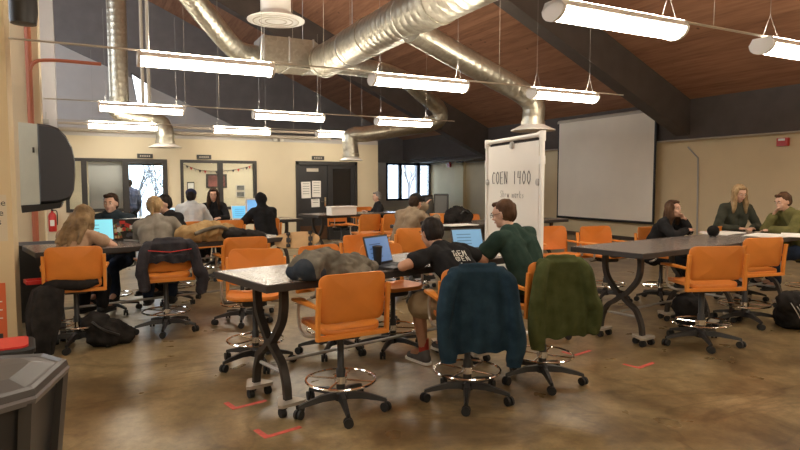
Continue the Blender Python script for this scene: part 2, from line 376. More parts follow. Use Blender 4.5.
# the double door
xm = xw(329)
mb = MB(); mb.b2((D1[0], YB-.04, 0), (D1[0]+.08, YB+.1, 2.24)); mb.b2((D1[1]-.08, YB-.04, 0), (D1[1], YB+.1, 2.24)); mb.b2((D1[0], YB-.04, 2.14), (D1[1], YB+.1, 2.24)); mb.b2((xm-.03, YB-.03, 0), (xm+.03, YB+.1, 2.14))
dr = struct('door_1', mb, M['frame'])
MB().b2((D1[0]+.08, YB+.02, .02), (xm-.03, YB+.07, 2.14)).build('door_leaf', M['door'], dr)
MB().b2((D1[0]+.12, YB+.005, .04), (xm-.06, YB+.018, .42)).build('kick_plate', M['kick'], dr)
hx = xm-.12; MB().box((hx, YB-.0, 1.1), (.05, .04, .25)).tube([(hx, YB-.02, 1.1), (hx, YB-.07, 1.1), (hx-.13, YB-.07, 1.1)], .012).build('door_handle', M['chrome'], dr)
mb = MB(); mb.b2((xm+.03, YB+.02, 0), (D1[1]-.08, YB+.07, .25)).b2((xm+.03, YB+.02, .25), (xm+.13, YB+.07, 2.14)).b2((D1[1]-.18, YB+.02, .25), (D1[1]-.08, YB+.07, 2.14)).b2((xm+.13, YB+.02, 2.04), (D1[1]-.18, YB+.07, 2.14))
mb.build('side_leaf', M['door'], dr)
MB().b2((xm+.13, YB+.04, .25), (D1[1]-.18, YB+.05, 2.04)).build('side_glass', mat('smoked_glass', (.012, .012, .014), .06), dr)
MB().b2((D1[0]+.32, YB-.005, 1.95), (D1[0]+.66, YB+.02, 2.04)).build('closer_plate', M['rail'], dr)
# baseboard
for nm, x0, x1 in (('baseboard_back_left', W1[0]-6, D1[0]), ('baseboard_back_right', D1[1], XE)):
    struct(nm, MB().b2((x0, YB-.015, 0), (x1, YB-.001, .1)), M['rail'])
struct('baseboard_right', MB().b2((XR-.015, -6, 0), (XR-.001, 17.5, .1)), mat('brown_vinyl_base', (.09, .06, .04), .5))

# outside seen through the glass: snowy ground, bare trees, the neighbouring brick wing
struct('ground_snow', MB().b2((-30, YE+.3, -.2), (50, 90, -.02)), M['snow'])
struct('wall_neighbour_brick', MB().b2((aty(412, 200, 31).x+.5, 31, -.2), (30, 33, 6)), M['brick'])
random.seed(3)
def bare_tree(loc, h, label, seed):
    random.seed(seed); mb = MB()
    def branch(p, d, L_, r, lev):
        q = p+d*L_; mid = p+d*L_*.5+Vector((random.uniform(-1, 1), random.uniform(-1, 1), 0))*L_*.06
        mb.tube([p, mid, q], [r, r*.8, r*.6], 5)
        if lev == 0: return
        for k in range(4 if lev > 1 else 3):
            t = random.uniform(.45, 1); nd = (d+Vector((random.uniform(-1, 1), random.uniform(-1, 1), random.uniform(-.4, .7)))*.85).normalized()
            branch(p+(q-p)*t, nd, L_*random.uniform(.55, .8), r*.5, lev-1)
    branch(Vector((0, 0, -.1)), Vector((0, 0, 1)), h, .09, 4)
    o = mb.build('bare_tree', M['bark']); o.location = loc; return tag(o, label, 'tree')
bare_tree(aty(140, 200, 33)*1, 1.5, 'bare winter tree outside the left glass pane, behind the person in blue', 5).location.z = 0
bare_tree(aty(156, 200, 30)*1, 1.3, 'smaller bare winter tree outside the glass, near the pane edge', 9).location.z = 0
bare_tree(aty(409, 200, 29)*1, 1.6, 'bare tree outside the far tall windows behind the man in the tan jacket', 12).location.z = 0

# ---------------------------------------------------------------- fluorescent fixtures
ZL = 2.9
def fixture_proto(L_):
    t = empty('pendant_light')
    hw, n = .115, 10
    arc = [(-hw*cos(pi*i/n), -.085*sin(pi*i/n)) for i in range(n+1)]
    mb = MB(); mb.rings([[(x, y, z) for y, z in arc] for x in (-L_/2+.03, L_/2-.03)], cap=False, close=False)
    mb.build('lens', M['lamp_lens'], t, True)
    top = [(-hw-.01, .0), (-hw*.7, .055), (hw*.7, .055), (hw+.01, .0), (hw, -.004), (hw*.6, .03), (-hw*.6, .03), (-hw, -.004)]
    MB().rings([[(x, y, z) for y, z in top] for x in (-L_/2, L_/2)]).build('housing', M['white'], t)
    MB().b2((-L_/2+.05, -.07, .056), (L_/2-.05, .07, .062)).build('added_uplight', M['added_up'], t)  # upward emitter added on the housing to brighten the roof
    for sgn in (-1, 1):
        x = sgn*L_/2; arc2 = [(y*1.06, z*1.1) for y, z in arc]+[(hw*.75, .06), (-hw*.75, .06)]
        MB().rings([[(xx, y, z) for y, z in arc2] for xx in (x-.03*sgn, x)]).build('end_cap', M['white'], t)
    for sgn in (-1, 1):
        x = sgn*(L_/2-.12); w_ = MB()
        w_.tube([(x, -.08, .05), (x, 0, .28)], .002, 4); w_.tube([(x, .08, .05), (x, 0, .28)], .002, 4); w_.tube([(x, 0, .28), (x, 0, 1.6)], .002, 4)
        w_.build('hanging_wire', M['galv'], t)
    return t
proto = fixture_proto(1.42)
used = False
rows = {'A': [((543, 12), (687, 27), 'long bright ceiling light nearest the camera, upper right of the room'), ((745, 42), (860, 60), 'ceiling light cut by the right edge of the photo')],
        'B': [((136, 60), (270, 71), 'largest left-hand ceiling light, beside the vertical duct'), ((366, 80), (466, 86), 'ceiling light in the middle of the nearer row, under the big duct'), ((536, 91), (609, 95), 'ceiling light right of the bell-shaped air diffuser over the whiteboard')],
        'C': [((98, 106), (184, 110), 'ceiling light in front of the duct elbow at left, second row from the back wall'), ((253, 114), (323, 118), 'ceiling light in the middle of the second row from the back wall'), ((374, 121), (433, 123), 'small ceiling light inside the duct elbow, right end of its row')],
        'D': [((87, 125), (157, 128), 'leftmost ceiling light of the row nearest the back wall'), ((213, 129), (272, 131), 'middle ceiling light of the row nearest the back wall'), ((318, 133), (368, 135), 'ceiling light of the rearmost row above the black double door')]}
rowY = {}
for k, L_ in rows.items():
    ps = [(atz(*a, ZL), atz(*b_, ZL)) for a, b_, _ in L_]
    Y = sum(p.y+q.y for p, q in ps)/(2*len(ps)); rowY[k] = Y
    for (p, q), (_, _, lab) in zip(ps, L_):
        o = proto if not used else copy_tree(proto); used = True
        o.location = ((p.x+q.x)/2, Y, ZL); sc = (q.x-p.x)/1.42; o.scale = (sc if .8 < sc < 1.25 else 1, 1, 1)
        tag(o, lab, 'ceiling light', 'suspended fluorescent lights')
    xs = sorted([p.x for p, q in ps]+[q.x for p, q in ps])
    x0 = xs[0]-(1.5 if k != 'A' else 3); x1 = xs[-1]+(.6 if k != 'A' else 1.5)
    mb = MB(); x0 = max(x0, P1.x+.03 if Y < 8 else p2.x+.03); mb.tube([(x0, Y, ZL+.075), (x1, Y, ZL+.075)], .011, 6)
    mids = [(xs[i]+xs[i+1])/2 for i in range(1, len(xs)-1, 2)]
    for mx in mids: mb.tube([(mx, Y, ZL+.06), (mx, Y, zr(mx)-.01)], .0028, 4)
    tag(mb.build('light_conduit', M['rail']), 'thin pale conduit linking the %s row of ceiling lights' % {'A': 'nearest', 'B': 'second nearest', 'C': 'second rearmost', 'D': 'rearmost'}[k], 'conduit')
print('rows', rowY, {k: [round(atz(*a, ZL).x, 2) for a, b_, _ in v] for k, v in rows.items()})
# more of the same lamps, unseen, added out of frame to fill the room
for i, (x, y) in enumerate([(x, y) for y in (rowY['A']-3.3, rowY['A']-6.6) for x in (-3, 1.5, 6, 10.5)]+[(-2, rowY['A']), (8.5, rowY['A']), (11.1, rowY['A']), (.5, rowY['A']), (9.9, rowY['B']+.4), (-4, rowY['B'])]):
    if (x, y) == (9.9, rowY['B']+.4): continue
    o = copy_tree(proto); o.location = (x, y, ZL); tag(o, 'added fluorescent light outside the frame, %s, %s' % ({0: 'nearest row', 1: 'first row behind', 2: 'second row behind'}.get(round((rowY['A']-y)/3.3), 'second row'), 'far left' if x < -1 else 'left of the middle' if x < 3 else 'right of the middle' if x < 9 else 'far right'), 'ceiling light', 'lights behind the camera')
# lamps in the rooms behind the glass
for x, y, sd in ((1.0, 17.8, 'left'), (4.2, 17.8, 'middle')):
    t = empty('recessed_panel_light', (x, y, ZTOP-.01), 0, 'flat panel light in the room behind the %s window' % sd, 'ceiling light', 'panel lights in the back room')
    MB().b2((-.6, -.3, -.04), (.6, .3, 0)).build('tray', M['white'], t); MB().b2((-.56, -.26, -.046), (.56, .26, -.041)).build('lens', M['lamp_cool'], t)

# ---------------------------------------------------------------- ducts
def duct(path, r, seam=.16, n=24, sub=6):
    """smooth duct with raised spiral lock seams"""
    pts = bez(path, sub) if len(path) > 2 else [Vector(path[0]).lerp(Vector(path[1]), i/6) for i in range(7)]
    L_ = [0]
    for a, b_ in zip(pts, pts[1:]): L_.append(L_[-1]+(b_-a).length)
    def P(s):
        for i in range(len(L_)-1):
            if s <= L_[i+1]: return pts[i].lerp(pts[i+1], (s-L_[i])/max(1e-6, L_[i+1]-L_[i]))
        return pts[-1]
    out, rad = [], []; s = 0
    while s < L_[-1]:
        for ds, k in ((0, 1), (.012, 1.011), (.024, 1)):
            if s+ds < L_[-1]: out.append(P(s+ds)); rad.append(r*k)
        s += seam
    out.append(pts[-1]); rad.append(r)
    return MB().tube(out, rad, n)
def diffuser(mb, c, r):
    c = Vector(c); mb.lathe([(r*.5, .12), (r*.55, .08), (r*1.0, 0), (r*1.0, -.015), (r*.8, -.02)], c, 28)
main = empty('main_duct', atd(325, 62, 12), 0, 'large round galvanised duct crossing the upper middle of the room', 'duct')
def rel(o, pts): return [Vector(p)-o.location for p in pts]
A_ = atd(325, 62, 12); B_ = atd(470, -8, 7.5)
A_.z = B_.z = 4.02; B_ = Vector((A_.x, 2.0, 4.02))
duct(rel(main, [A_, B_]), .31, .17).build('spiral_pipe', M['duct'], main, True)
for fy in (A_.y, A_.y-2.2, A_.y-4.4): 
    MB().tube(rel(main, [(A_.x, fy-.05, 4.02), (A_.x, fy+.05, 4.02)]), .325, 28).build('joint_collar', M['duct'], main, True)
for fy in (A_.y-1.4, A_.y-3.6): MB().ring((0, fy-A_.y, 0), .33, .008, 24, 4, Euler((pi/2, 0, 0))).tube([(0, fy-A_.y, .33), (0, fy-A_.y, zr(A_.x)-4.02)], .008, 4).build('hanger_strap', M['galv'], main)
# plenum box with transition
pl = empty('air_handler_box', atd(284, 56, 12.4), 0, 'rectangular sheet-metal plenum box where the ducts meet', 'duct box')
MB().box((0, 0, 0), (1.0, .75, .58), bev=.01).build('box_body', M['duct'], pl)
q0 = [(.5, y, z) for y, z in ((-.375, -.29), (.375, -.29), (.375, .29), (-.375, .29))]; q1 = [(1.0, y, z) for y, z in ((-.2, -.27), (.2, -.27), (.2, .05), (-.2, .05))]
MB().rings([q0, q1]).build('transition_piece', M['duct'], pl)
for x in (-.5, 0, .5): MB().b2((x-.015, -.39, -.3), (x+.015, .39, .3)).build('box_flange', M['galv'], pl)
for x in (-.4, .4): MB().tube([(x, 0, .29), (x, 0, 3.4)], .008, 4).build('hanger_rod', M['galv'], pl)
def duct_run(name, label, path, r, diff=None, seam=.15):
    t = empty(name, path[-1], 0, label, 'duct'); duct(rel(t, path), r, seam).build('spiral_pipe', M['duct'], t, True)
    if diff:
        mb = MB(); diffuser(mb, Vector(diff[0])-t.location, diff[1]); mb.build('diffuser', M['white'], t, True)
        MB().lathe([(r*1.08, .05), (r*1.08, .12)], Vector(diff[0])-t.location+Vector((0, 0, .03)), 24).build('collar', M['duct'], t, True)
    return t
duct_run('branch_duct', 'round duct sloping down from the upper left to the plenum box', [atd(185, -12, 10), atd(208, 18, 10.8), atd(232, 46, 11.7), atd(246, 54, 12.1), atd(262, 56, 12.3)], .2)
e1 = atd(533, 104, 10.5); e2 = atd(533, 122, 10.5); e1.xy = e2.xy
duct_run('branch_duct', 'straight sloping duct ending in the bell diffuser above the whiteboard', [atd(412, 30, 8.75), atd(450, 52, 9.3), atd(500, 80, 10.1), atd(521, 92, 10.4), (e1.x, e1.y, e1.z), (e2.x, e2.y, e2.z)], .19, ((e2.x, e2.y, atd(533, 130, 10.5).z), .38))
g1 = atd(351, 146, 15.6); g2 = atd(351, 154, 15.6); g1.xy = g2.xy
duct_run('branch_duct', 'duct with a wide U-bend ending in the diffuser in front of the black door', [atd(312, 62, 12.6), atd(350, 66, 13.2), atd(385, 72, 14.2), atd(408, 82, 15), atd(424, 96, 15.6), atd(438, 108, 16), atd(440, 118, 16.1), atd(430, 124, 16.1), atd(400, 129, 15.8), atd(366, 134, 15.6), (g1.x, g1.y, g1.z+.25), (g2.x, g2.y, g2.z)], .2, ((g2.x, g2.y, atd(351, 160, 15.6).z), .3))
h0 = atd(119, 96, 14.0); h1 = atd(165, 132, 14.6); h2 = atd(165, 141, 14.6); h1.xy = h2.xy
duct_run('branch_duct', 'vertical duct at upper left bending across to a diffuser above the left window', [(h0.x, h0.y, 7.5), (h0.x, h0.y, 5.5), (h0.x, h0.y, 3.9), (h0.x, h0.y, 3.5), atd(119, 112, 14.0), atd(133, 117, 14.2), atd(150, 119, 14.4), atd(160, 123, 14.6), h1, h2], .21, ((h2.x, h2.y, atd(165, 147, 14.6).z), .38))
c = atd(276, 20, 8.2)
t = empty('round_ceiling_diffuser', c, 0, 'round white ringed air diffuser at the top of the photo', 'diffuser')
MB().lathe([(.2, .55), (.2, .1), (.24, .06), (.38, .0), (.38, -.012), (.33, -.02)], n=32).build('diffuser_cone', M['white'], t, True)
for r_ in (.3, .22, .14): MB().ring((0, 0, -.022), r_, .008, 32, 6).build('diffuser_ring', M['rail'], t)
MB().lathe([(.17, .1), (.17, 2.8)], n=24).build('duct_stub', M['duct'], t, True)
# vertical pale conduits beside the left duct
for px in (143, 149):
    p = atd(px, 100, 13.3); tag(MB().tube([(p.x, p.y, atd(px, 104, 13.3).z), (p.x, p.y, 8.5)], .035, 8).build('vertical_conduit', M['rail']), 'pale vertical conduit, %s of the pair beside the left duct' % ('left' if px == 143 else 'right'), 'conduit')
# clerestory pane in the gable
mb = MB(); pp = [aty(131, 73, YE-.1), aty(148, 84, YE-.1), aty(148, 104, YE-.1), aty(137, 104, YE-.1)]
k = struct('window_5', mb.rings([[(p.x, YE-.14, p.z) for p in pp], [(p.x, YE-.11, p.z) for p in pp]]), M['frame'])
m = mat('clerestory_glow', (.9, .95, 1), .3, emit=2.4)
pc = sum(pp, Vector())/4
MB().rings([[(pc.x+(p.x-pc.x)*.9, YE-.16, pc.z+(p.z-pc.z)*.9) for p in pp], [(pc.x+(p.x-pc.x)*.9, YE-.142, pc.z+(p.z-pc.z)*.9) for p in pp]]).build('pane', m, k)

# ---------------------------------------------------------------- things on the walls
# rail conduit at the top of the right wall
mb = MB(); mb.tube([(XR-.17, -4, 2.72), (XR-.17, 17.4, 2.72)], .022, 6)
tag(mb.build('wall_conduit', M['rail']), 'pale conduit running along the top of the right-hand wall', 'conduit')
mb = MB(); mb.tube([(XR2-.04, 17.6, 2.58), (XR2-.04, YE-.1, 2.58)], .022, 6); tag(mb.build('wall_conduit', M['rail']), 'pale conduit at the wall top between the far windows and the whiteboard', 'conduit')
q = [atx(688, 147, XR-.03), atx(698, 158, XR-.03), atx(698, 172, XR-.03), atx(697, 236, XR-.03)]
tag(MB().tube(q, .02, 6).build('drop_conduit', M['galv']), 'vertical conduit with a kink on the right-hand wall behind the seated woman', 'conduit')
c = atx(732.5+16*0, 142, XR-.06)
c = atx(783, 142, XR-.05); t = empty('fire_alarm', c, 0, 'red fire alarm box high on the right-hand wall', 'fire alarm')
MB().box((0, 0, 0), (.1, .24, .18), bev=.01).build('alarm_body', M['red'], t); MB().box((-.055, 0, .05), (.02, .14, .05)).build('strobe', M['white'], t)
c = atx(449, 164, XR2-.05); t = empty('fire_alarm', c, 0, 'small red fire alarm on the far right-hand wall near the tall windows', 'fire alarm')
MB().box((0, 0, 0), (.1, .24, .3), bev=.01).build('alarm_body', M['red'], t); MB().box((-.055, 0, .05), (.02, .14, .06)).build('strobe', M['white'], t)
c = atx(460, 161, XR2-.25); t = empty('emergency_light', c, 0, 'black twin-head emergency light high on the far right wall', 'emergency light')
MB().box((0, 0, 0), (.14, .45, .16), bev=.01).build('light_body', M['black'], t)
for s in (-1, 1): MB().ball((-.1, s*.16, .1), .09).build('lamp_head', M['black'], t)
# projection screen on the right wall
s0, s1 = atx(560, 170, XR-.2).y, atx(655, 170, XR-.2).y
zt_, zb_ = atx(560, 124, XR-.2).z, atx(655, 222, XR-.2).z
t = empty('projection_screen', (XR-.25, (s0+s1)/2, 0), 0, 'large pull-down projection screen on the right-hand wall', 'screen')
hw = (s0-s1)/2
MB().b2((-.01, -hw, zb_), (.0, hw, zt_)).build('screen_cloth', M['screen_cloth'], t)
MB().b2((-.012, -hw-.06, zb_-.07), (.012, hw+.06, zb_)).b2((-.012, -hw-.06, zb_), (.012, -hw, zt_)).b2((-.012, hw, zb_), (.012, hw+.05, zt_)).build('black_border', M['black'], t)
MB().tube([(.05, -hw-.08, zt_+.03), (.05, hw+.08, zt_+.03)], .07, 10).build('roller_case', M['rail'], t, True)
for s in (-1, 1): MB().b2((.03, s*hw*.8-.03, zt_), (.249, s*hw*.8+.03, zt_+.06)).build('bracket', M['black'], t)
# signs above windows and door
def wall_sign(px, py, lab):
    c = aty(px, py, YB-.02); t = empty('wall_sign', c, 0, lab, 'sign'); MB().box((0, 0, 0), (.36, .025, .11)).build('sign_board', M['black'], t)
    for i in range(5): MB().box((-.1+.05*i, -.014, 0), (.03, .004, .035)).build('sign_lettering', M['rail'], t)
wall_sign(145, 156, 'small dark name sign above the left-hand window'); wall_sign(204, 157, 'small dark name sign above the middle window'); wall_sign(318, 158, 'small dark name sign above the black double door')
for px, py, wp, hp, lab in ((306, 190, 10, 16, 'left taped notice sheet on the black door'), (316.5, 189, 9.5, 16, 'right taped notice sheet on the black door'), (315.5, 203, 9, 8, 'smaller lower notice sheet taped on the black door')):
    c = aty(px, py, YB+.012); s = 17.2/600; t = empty('notice_sheet', c, 0, lab, 'paper notice'); MB().box((0, 0, 0), (wp*s*.95, .004, hp*s), Euler((0, random.uniform(-.05, .05), 0))).build('sheet', M['paper'], t)
    for k in range(max(2, int(hp*s/.08))): MB().box((0, -.003, hp*s*.38-k*.07), (wp*s*.66, .002, .012)).build('printed_line', M['ink'], t)
# two small white sensors on the ceiling edge above the back wall
for px in (275, 281.5):
    c = aty(px, 141, YB-.06); c.z = ZTOP+.06
    tag(MB().box(c, (.11, .08, .1), bev=.01).build('wall_sensor', M['white']), 'small white box above the back wall, %s of the pair' % ('left' if px < 278 else 'right'), 'sensor')
for z, r_ in ((2.88, .05), (3.02, .035)):
    tag(MB().tube([(-3, YB-.1, z), (6.0, YB-.1, z)], r_, 8).build('horizontal_pipe', M['rail']), 'pale horizontal pipe over the top of the back wall, %s one' % ('lower' if z < 2.95 else 'upper'), 'pipe')
# pictures in the room behind window 2
def framed(x0, x1, y0, y1, lab, fm, im, Y=YR-.02):
    a = aty(x0, y0, Y); b_ = aty(x1, y1, Y); c = (a+b_)/2; w_, h_ = abs(b_.x-a.x), abs(a.z-b_.z)
    t = empty('framed_picture', c, 0, lab, 'picture'); MB().box((0, 0, 0), (w_, .03, h_)).build('picture_frame', fm, t); MB().box((0, -.017, 0), (w_*.8, .004, h_*.78)).build('picture_image', im, t); return t
sunset = mat('dusky_print', (.2, .06, .05), .5, var=.8, vscale=2.5)
framed(206, 227, 174, 188, 'dark reddish landscape print in the room behind the middle window', M['frame'], sunset)
framed(187, 194.5, 182, 192, 'small black-framed picture at the left in the room behind the middle window', M['frame'], M['paper'])
framed(236, 245, 185, 190.5, 'small grey photo print, upper of the pair behind the middle window', mat('pale_mat', (.6, .56, .5), .6), mat('grey_photo', (.13, .13, .12), .5, var=.5, vscale=8))
framed(236, 245, 191.5, 197, 'small grey photo print, lower of the pair behind the middle window', bpy.data.materials['pale_mat'], bpy.data.materials['grey_photo'])
t = empty('bunting_string', aty(222, 166, YR-.03), 0, 'sagging string of small dark pennants in the room behind the middle window', 'bunting')
pts = [aty(183, 164, YR-.03)-t.location, aty(200, 170, YR-.03)-t.location, aty(222, 171, YR-.03)-t.location, aty(243, 168, YR-.03)-t.location, aty(255, 164, YR-.03)-t.location]
bb = bez(pts, 4); MB().tube(bb, .006, 4).build('string', M['ink'], t)
for i, p in enumerate(bb[1:-1]): MB().rings([[p+Vector((-.04, -.004, 0)), p+Vector((.04, -.004, 0)), p+Vector((0, -.004, -.09))], [p+Vector((-.04, .004, 0)), p+Vector((.04, .004, 0)), p+Vector((0, .004, -.09))]]).build('pennant', [M['ink'], M['red'], M['rail']][i % 3], t)
# pale roller blind behind the left pane
a, b_ = aty(88, 164, YB+.162), aty(124, 213, YB+.162)
t = empty('roller_blind', ((a.x+b_.x)/2, YB+.162, a.z), 0, 'pale translucent blind filling the left pane of the left-hand window', 'blind')
MB().b2((-(b_.x-a.x)/2, -.01, b_.z-a.z), ((b_.x-a.x)/2, .0, 0)).build('blind_cloth', mat('blind_fabric', (.82, .81, .80), .8), t)
MB().tube([(-(b_.x-a.x)/2, 0, .03), ((b_.x-a.x)/2, 0, .03)], .035, 8).build('blind_roller', M['white'], t)
# red pipe on the left pier
a = aty(28.5, 60, 10.93)
mb = MB(); mb.tube([(a.x, a.y, 0), (a.x, a.y, 8)], .045, 8)
b1 = aty(33, 62, 10.9); b1.z += 0; mb.tube(bez([(a.x, a.y, b1.z-.25), (a.x+.06, a.y-.02, b1.z-.02), (a.x+.3, a.y-.03, b1.z+.05), (a.x+1.0, a.y-.03, b1.z+.05)], 4), .03, 6)
tag(mb.build('red_sprinkler_pipe', M['redpipe'], None, True), 'faded red vertical pipe with a branch on the left pier', 'pipe')
# orange poster and printed sign on the near pier
yv = P1.y-.006
a, b_ = aty(-30, 285, yv), aty(8, 344, yv)
t = empty('wall_poster', ((a.x+b_.x)/2, yv, (a.z+b_.z)/2), 0, 'orange poster low on the near cream pier at the left edge', 'poster')
MB().box((0, 0, 0), (b_.x-a.x, .006, a.z-b_.z)).build('poster_sheet', mat('orange_print', (.72, .15, .05), .5), t)
MB().box(((b_.x-a.x)*.5-.07, -.004, -(a.z-b_.z)*.36), (.07, .003, .05)).build('poster_picture', M['ink'], t)
for i in range(3): MB().box(((b_.x-a.x)*.5-.05, -.004, .12-.08*i), (.04, .003, .012)).build('poster_lettering', M['paper'], t)
a, b_ = aty(-30, 195, yv), aty(8, 241, yv)
t = empty('printed_notice', ((a.x+b_.x)/2, yv, (a.z+b_.z)/2), 0, 'pale printed notice on the near cream pier at the left edge', 'notice')
MB().box((0, 0, 0), (b_.x-a.x, .006, a.z-b_.z)).build('notice_sheet', mat('cream_notice', (.68, .60, .45), .6), t)
for (px, py, ch) in ((3, 203, 'e'), (1, 213, 'e'), (0, 222, 's')):
    cu = bpy.data.curves.new('glyph', 'FONT'); cu.body = ch; cu.size = .085; cu.extrude = .001
    o = bpy.data.objects.new('glyph', cu); COL.objects.link(o); dg = bpy.context.evaluated_depsgraph_get()
    me = bpy.data.meshes.new_from_object(o.evaluated_get(dg)); bpy.data.objects.remove(o)
    p = aty(px, py, yv-.006); g = bpy.data.objects.new('notice_lettering', me); COL.objects.link(g); g.parent = t; g.location = p-t.location-Vector((.02, 0, .025)); g.rotation_euler = (pi/2, 0, 0); me.materials.append(M['ink'])
# big black wall unit with rounded front
t = empty('wall_speaker_unit', atd(18, 205, 6.9), 0, 'big black rounded unit with a grey side, mounted on the left pier', 'wall unit')
def Lc(px, py, d): return atd(px, py, d)-t.location
D = 6.9
g = [Lc(18, 122, D), Lc(37, 124, D-.1), Lc(40, 204, D-.1), Lc(21, 206, D)]
back = [p+Vector((-.05, .55, 0)) for p in g]
MB().rings([g, back]).build('grey_housing', mat('grey_olive_casing', (.50, .48, .37), .5, var=.05), t)
prof = [(37, 123.5), (48, 124.5), (58, 128), (66, 136), (72, 147), (75, 160), (75.5, 175), (74, 190), (70, 199), (60, 202.5), (40, 204)]
f_ = [Lc(x, y, D-.12) for x, y in prof]; f1 = [Lc(x+(38-x)*.03, y, D+.02) for x, y in prof]; k_ = [p+Vector((-.02, .5, 0)) for p in f_]
cen = sum(f_, Vector())/len(f_); f0 = [cen+(p-cen)*.93+Vector((0, -.05, 0)) for p in f_]
MB().rings([f0, f_, k_]).build('rounded_shell', mat('black_grille', (.045, .045, .05), .55, bump=.2, bscale=200), t, True)
MB().rings([[Lc(21, 205.5, D-.14), Lc(62, 203, D-.14), Lc(60, 208, D-.14), Lc(40, 211, D-.14), Lc(22, 213, D-.14)], [p+Vector((0, .5, 0)) for p in [Lc(21, 205.5, D-.14), Lc(62, 203, D-.14), Lc(60, 208, D-.14), Lc(40, 211, D-.14), Lc(22, 213, D-.14)]]]).build('mounting_shelf', M['black'], t)
MB().box(Lc(33.5, 150, D-.12), (.02, .03, .06)).build('latch', M['black'], t)
MB().box(Lc(46, 121.5, D), (.06, .05, .05)).tube([Lc(46, 121, D), Lc(46, 112, D)], .006, 5).build('top_bracket', M['galv'], t)
# hanging dark lamp housing at the top left
t = empty('hanging_spotlight', atd(23, 12, 6.3), 0, 'dark cylindrical fitting hanging at the top left corner', 'spotlight')
MB().lathe([(.13, .35), (.135, .0), (.12, -.12), (.06, -.13)], n=20).build('can', M['black'], t, True); MB().tube([(0, 0, .3), (0, 0, 3)], .01, 5).build('hanging_stem', M['galv'], t)
# ================================================================ furniture
def shell(w, h, r, th, fn, n=5):
    """rounded-rectangle shell in XZ with thickness th, y offset fn(x,z)"""
    base = rrect(w, h, r, n); bm = bmesh.new(); lay = []
    for side in (0, 1):
        rr = []
        for s in (1, .985, .8, .55, .3):
            off = th*side if s < 1 else th*(.25+.5*side)
            rr.append([bm.verts.new((x*s, fn(x*s, z*s)+off, z*s)) for x, z in base])
        cv = bm.verts.new((0, fn(0, 0)+th*side, 0)); k = len(base)
        for a, b_ in zip(rr, rr[1:]):
            for i in range(k): bm.faces.new((a[i], a[(i+1) % k], b_[(i+1) % k], b_[i]))
        for i in range(k): bm.faces.new((rr[-1][i], rr[-1][(i+1) % k], cv))
        lay.append(rr[0])
    k = len(base)
    for i in range(k): bm.faces.new((lay[0][i], lay[0][(i+1) % k], lay[1][(i+1) % k], lay[1][i]))
    m = MB(); m.bm.free(); m.bm = bm; return m

def make_stool():
    """drafting chair; sitter looks along +Y; seat top at .63"""
    t = empty('drafting_chair')
    s = MB(); s.bm.free(); s.bm = shell(.46, .44, .09, .035, lambda x, z: .02*(abs(x)/.23)**2-.012*max(0, z/.22)**2).bm
    s.xform(Matrix.Rotation(pi/2, 4, 'X')); s.xform(Matrix.Translation((0, .01, .60)))
    s.build('seat', M['orange'], t, True)
    bk = shell(.49, .33, .055, .014, lambda x, z: .045*(x/.23)**2*1.0-.10*(z+.165)/1.0*.9)
    bk.xform(Matrix.Translation((0, -.235, .845))); bk.build('backrest', M['orange'], t, True)
    f = MB()
    for sx in (-1, 1):
        f.rings([[(sx*(.256)+dx, y+dy, z) for dx, dy in rrect(.03, .035, .008, 2)] for y, z in ((-.232, .93), (-.212, .76), (-.205, .605), (-.205, .575))])
    f.box((0, -.205, .588), (.53, .036, .034), bev=.006); f.build('back_frame', M['orange_d'], t)
    for sx in (-1, 1):
        MB().tube(bez([(sx*.265, .1, .79), (sx*.27, .11, .70), (sx*.265, .09, .60), (sx*.25, .0, .565), (sx*.14, -.02, .56)], 4), .012, 8).build('arm_tube', M['tube'], t, True)
        a = MB(); a.rings([[(sx*.268+dx*(w_), y, z+dz*.022) for dx, dz in ((-.5, -.5), (.5, -.5), (.6, 0), (.5, .5), (-.5, .5), (-.6, 0))] for y, z, w_ in ((-.215, .80, .022), (-.13, .80, .03), (-.02, .80, .05), (.09, .80, .062), (.16, .795, .058), (.19, .79, .03))])
        a.build('armrest', M['orange_d'], t, True)
    MB().box((0, -.01, .565), (.2, .26, .05), bev=.01).tube([(.1, 0, .56), (.26, .03, .555)], .006, 5).build('seat_mechanism', M['black'], t)
    MB().lathe([(.032, .1), (.032, .3), (.024, .31), (.024, .55)], n=14).build('gas_column', M['black'], t, True)
    rg = MB().ring((0, 0, .225), .245, .0085, 36, 6).build('foot_ring', M['chrome'], t, True)
    for k in range(4):
        a = pi/4+k*pi/2; MB().tube([(.035*cos(a), .035*sin(a), .225), (.243*cos(a), .243*sin(a), .225)], .006, 6).build('spoke', M['chrome'], rg, True)
    MB().lathe([(.045, .20), (.045, .25)], n=14).build('ring_hub', M['chrome'], rg, True)
    MB().lathe([(.03, .07), (.05, .08), (.052, .13), (.035, .15)], n=14).build('base_hub', M['black'], t, True)
    for k in range(5):
        a = 2*pi*k/5+pi/2+.35; c, s_ = cos(a), sin(a); l = MB()
        rs = []
        for rr, z, w_, h_ in ((.03, .115, .03, .05), (.15, .115, .024, .042), (.27, .095, .018, .03), (.325, .082, .015, .022)):
            rs.append([(c*rr-s_*dx, s_*rr+c*dx, z+dz) for dx, dz in ((-w_, -h_/2), (w_, -h_/2), (w_*.6, h_/2), (-w_*.6, h_/2))])
        l.rings(rs); lg = l.build('base_leg', M['black'], t)
        cx, cy = c*.32, s_*.32; cb = a+1.1+k; ux, uy = cos(cb), sin(cb); w1 = MB()
        for sd in (-1, 1):
            p = Vector((cx+ux*.016*sd, cy+uy*.016*sd, .033)); q = Vector((ux, uy, 0))
            w1.tube([p-q*.009, p+q*.009], .033, 14)
        w1.tube([(cx, cy, .03), (cx, cy, .085)], .008, 6); w1.build('caster', M['rubber'], lg, True)
    return t
stool0 = make_stool(); stool_used = False
U_ = R(12.4)
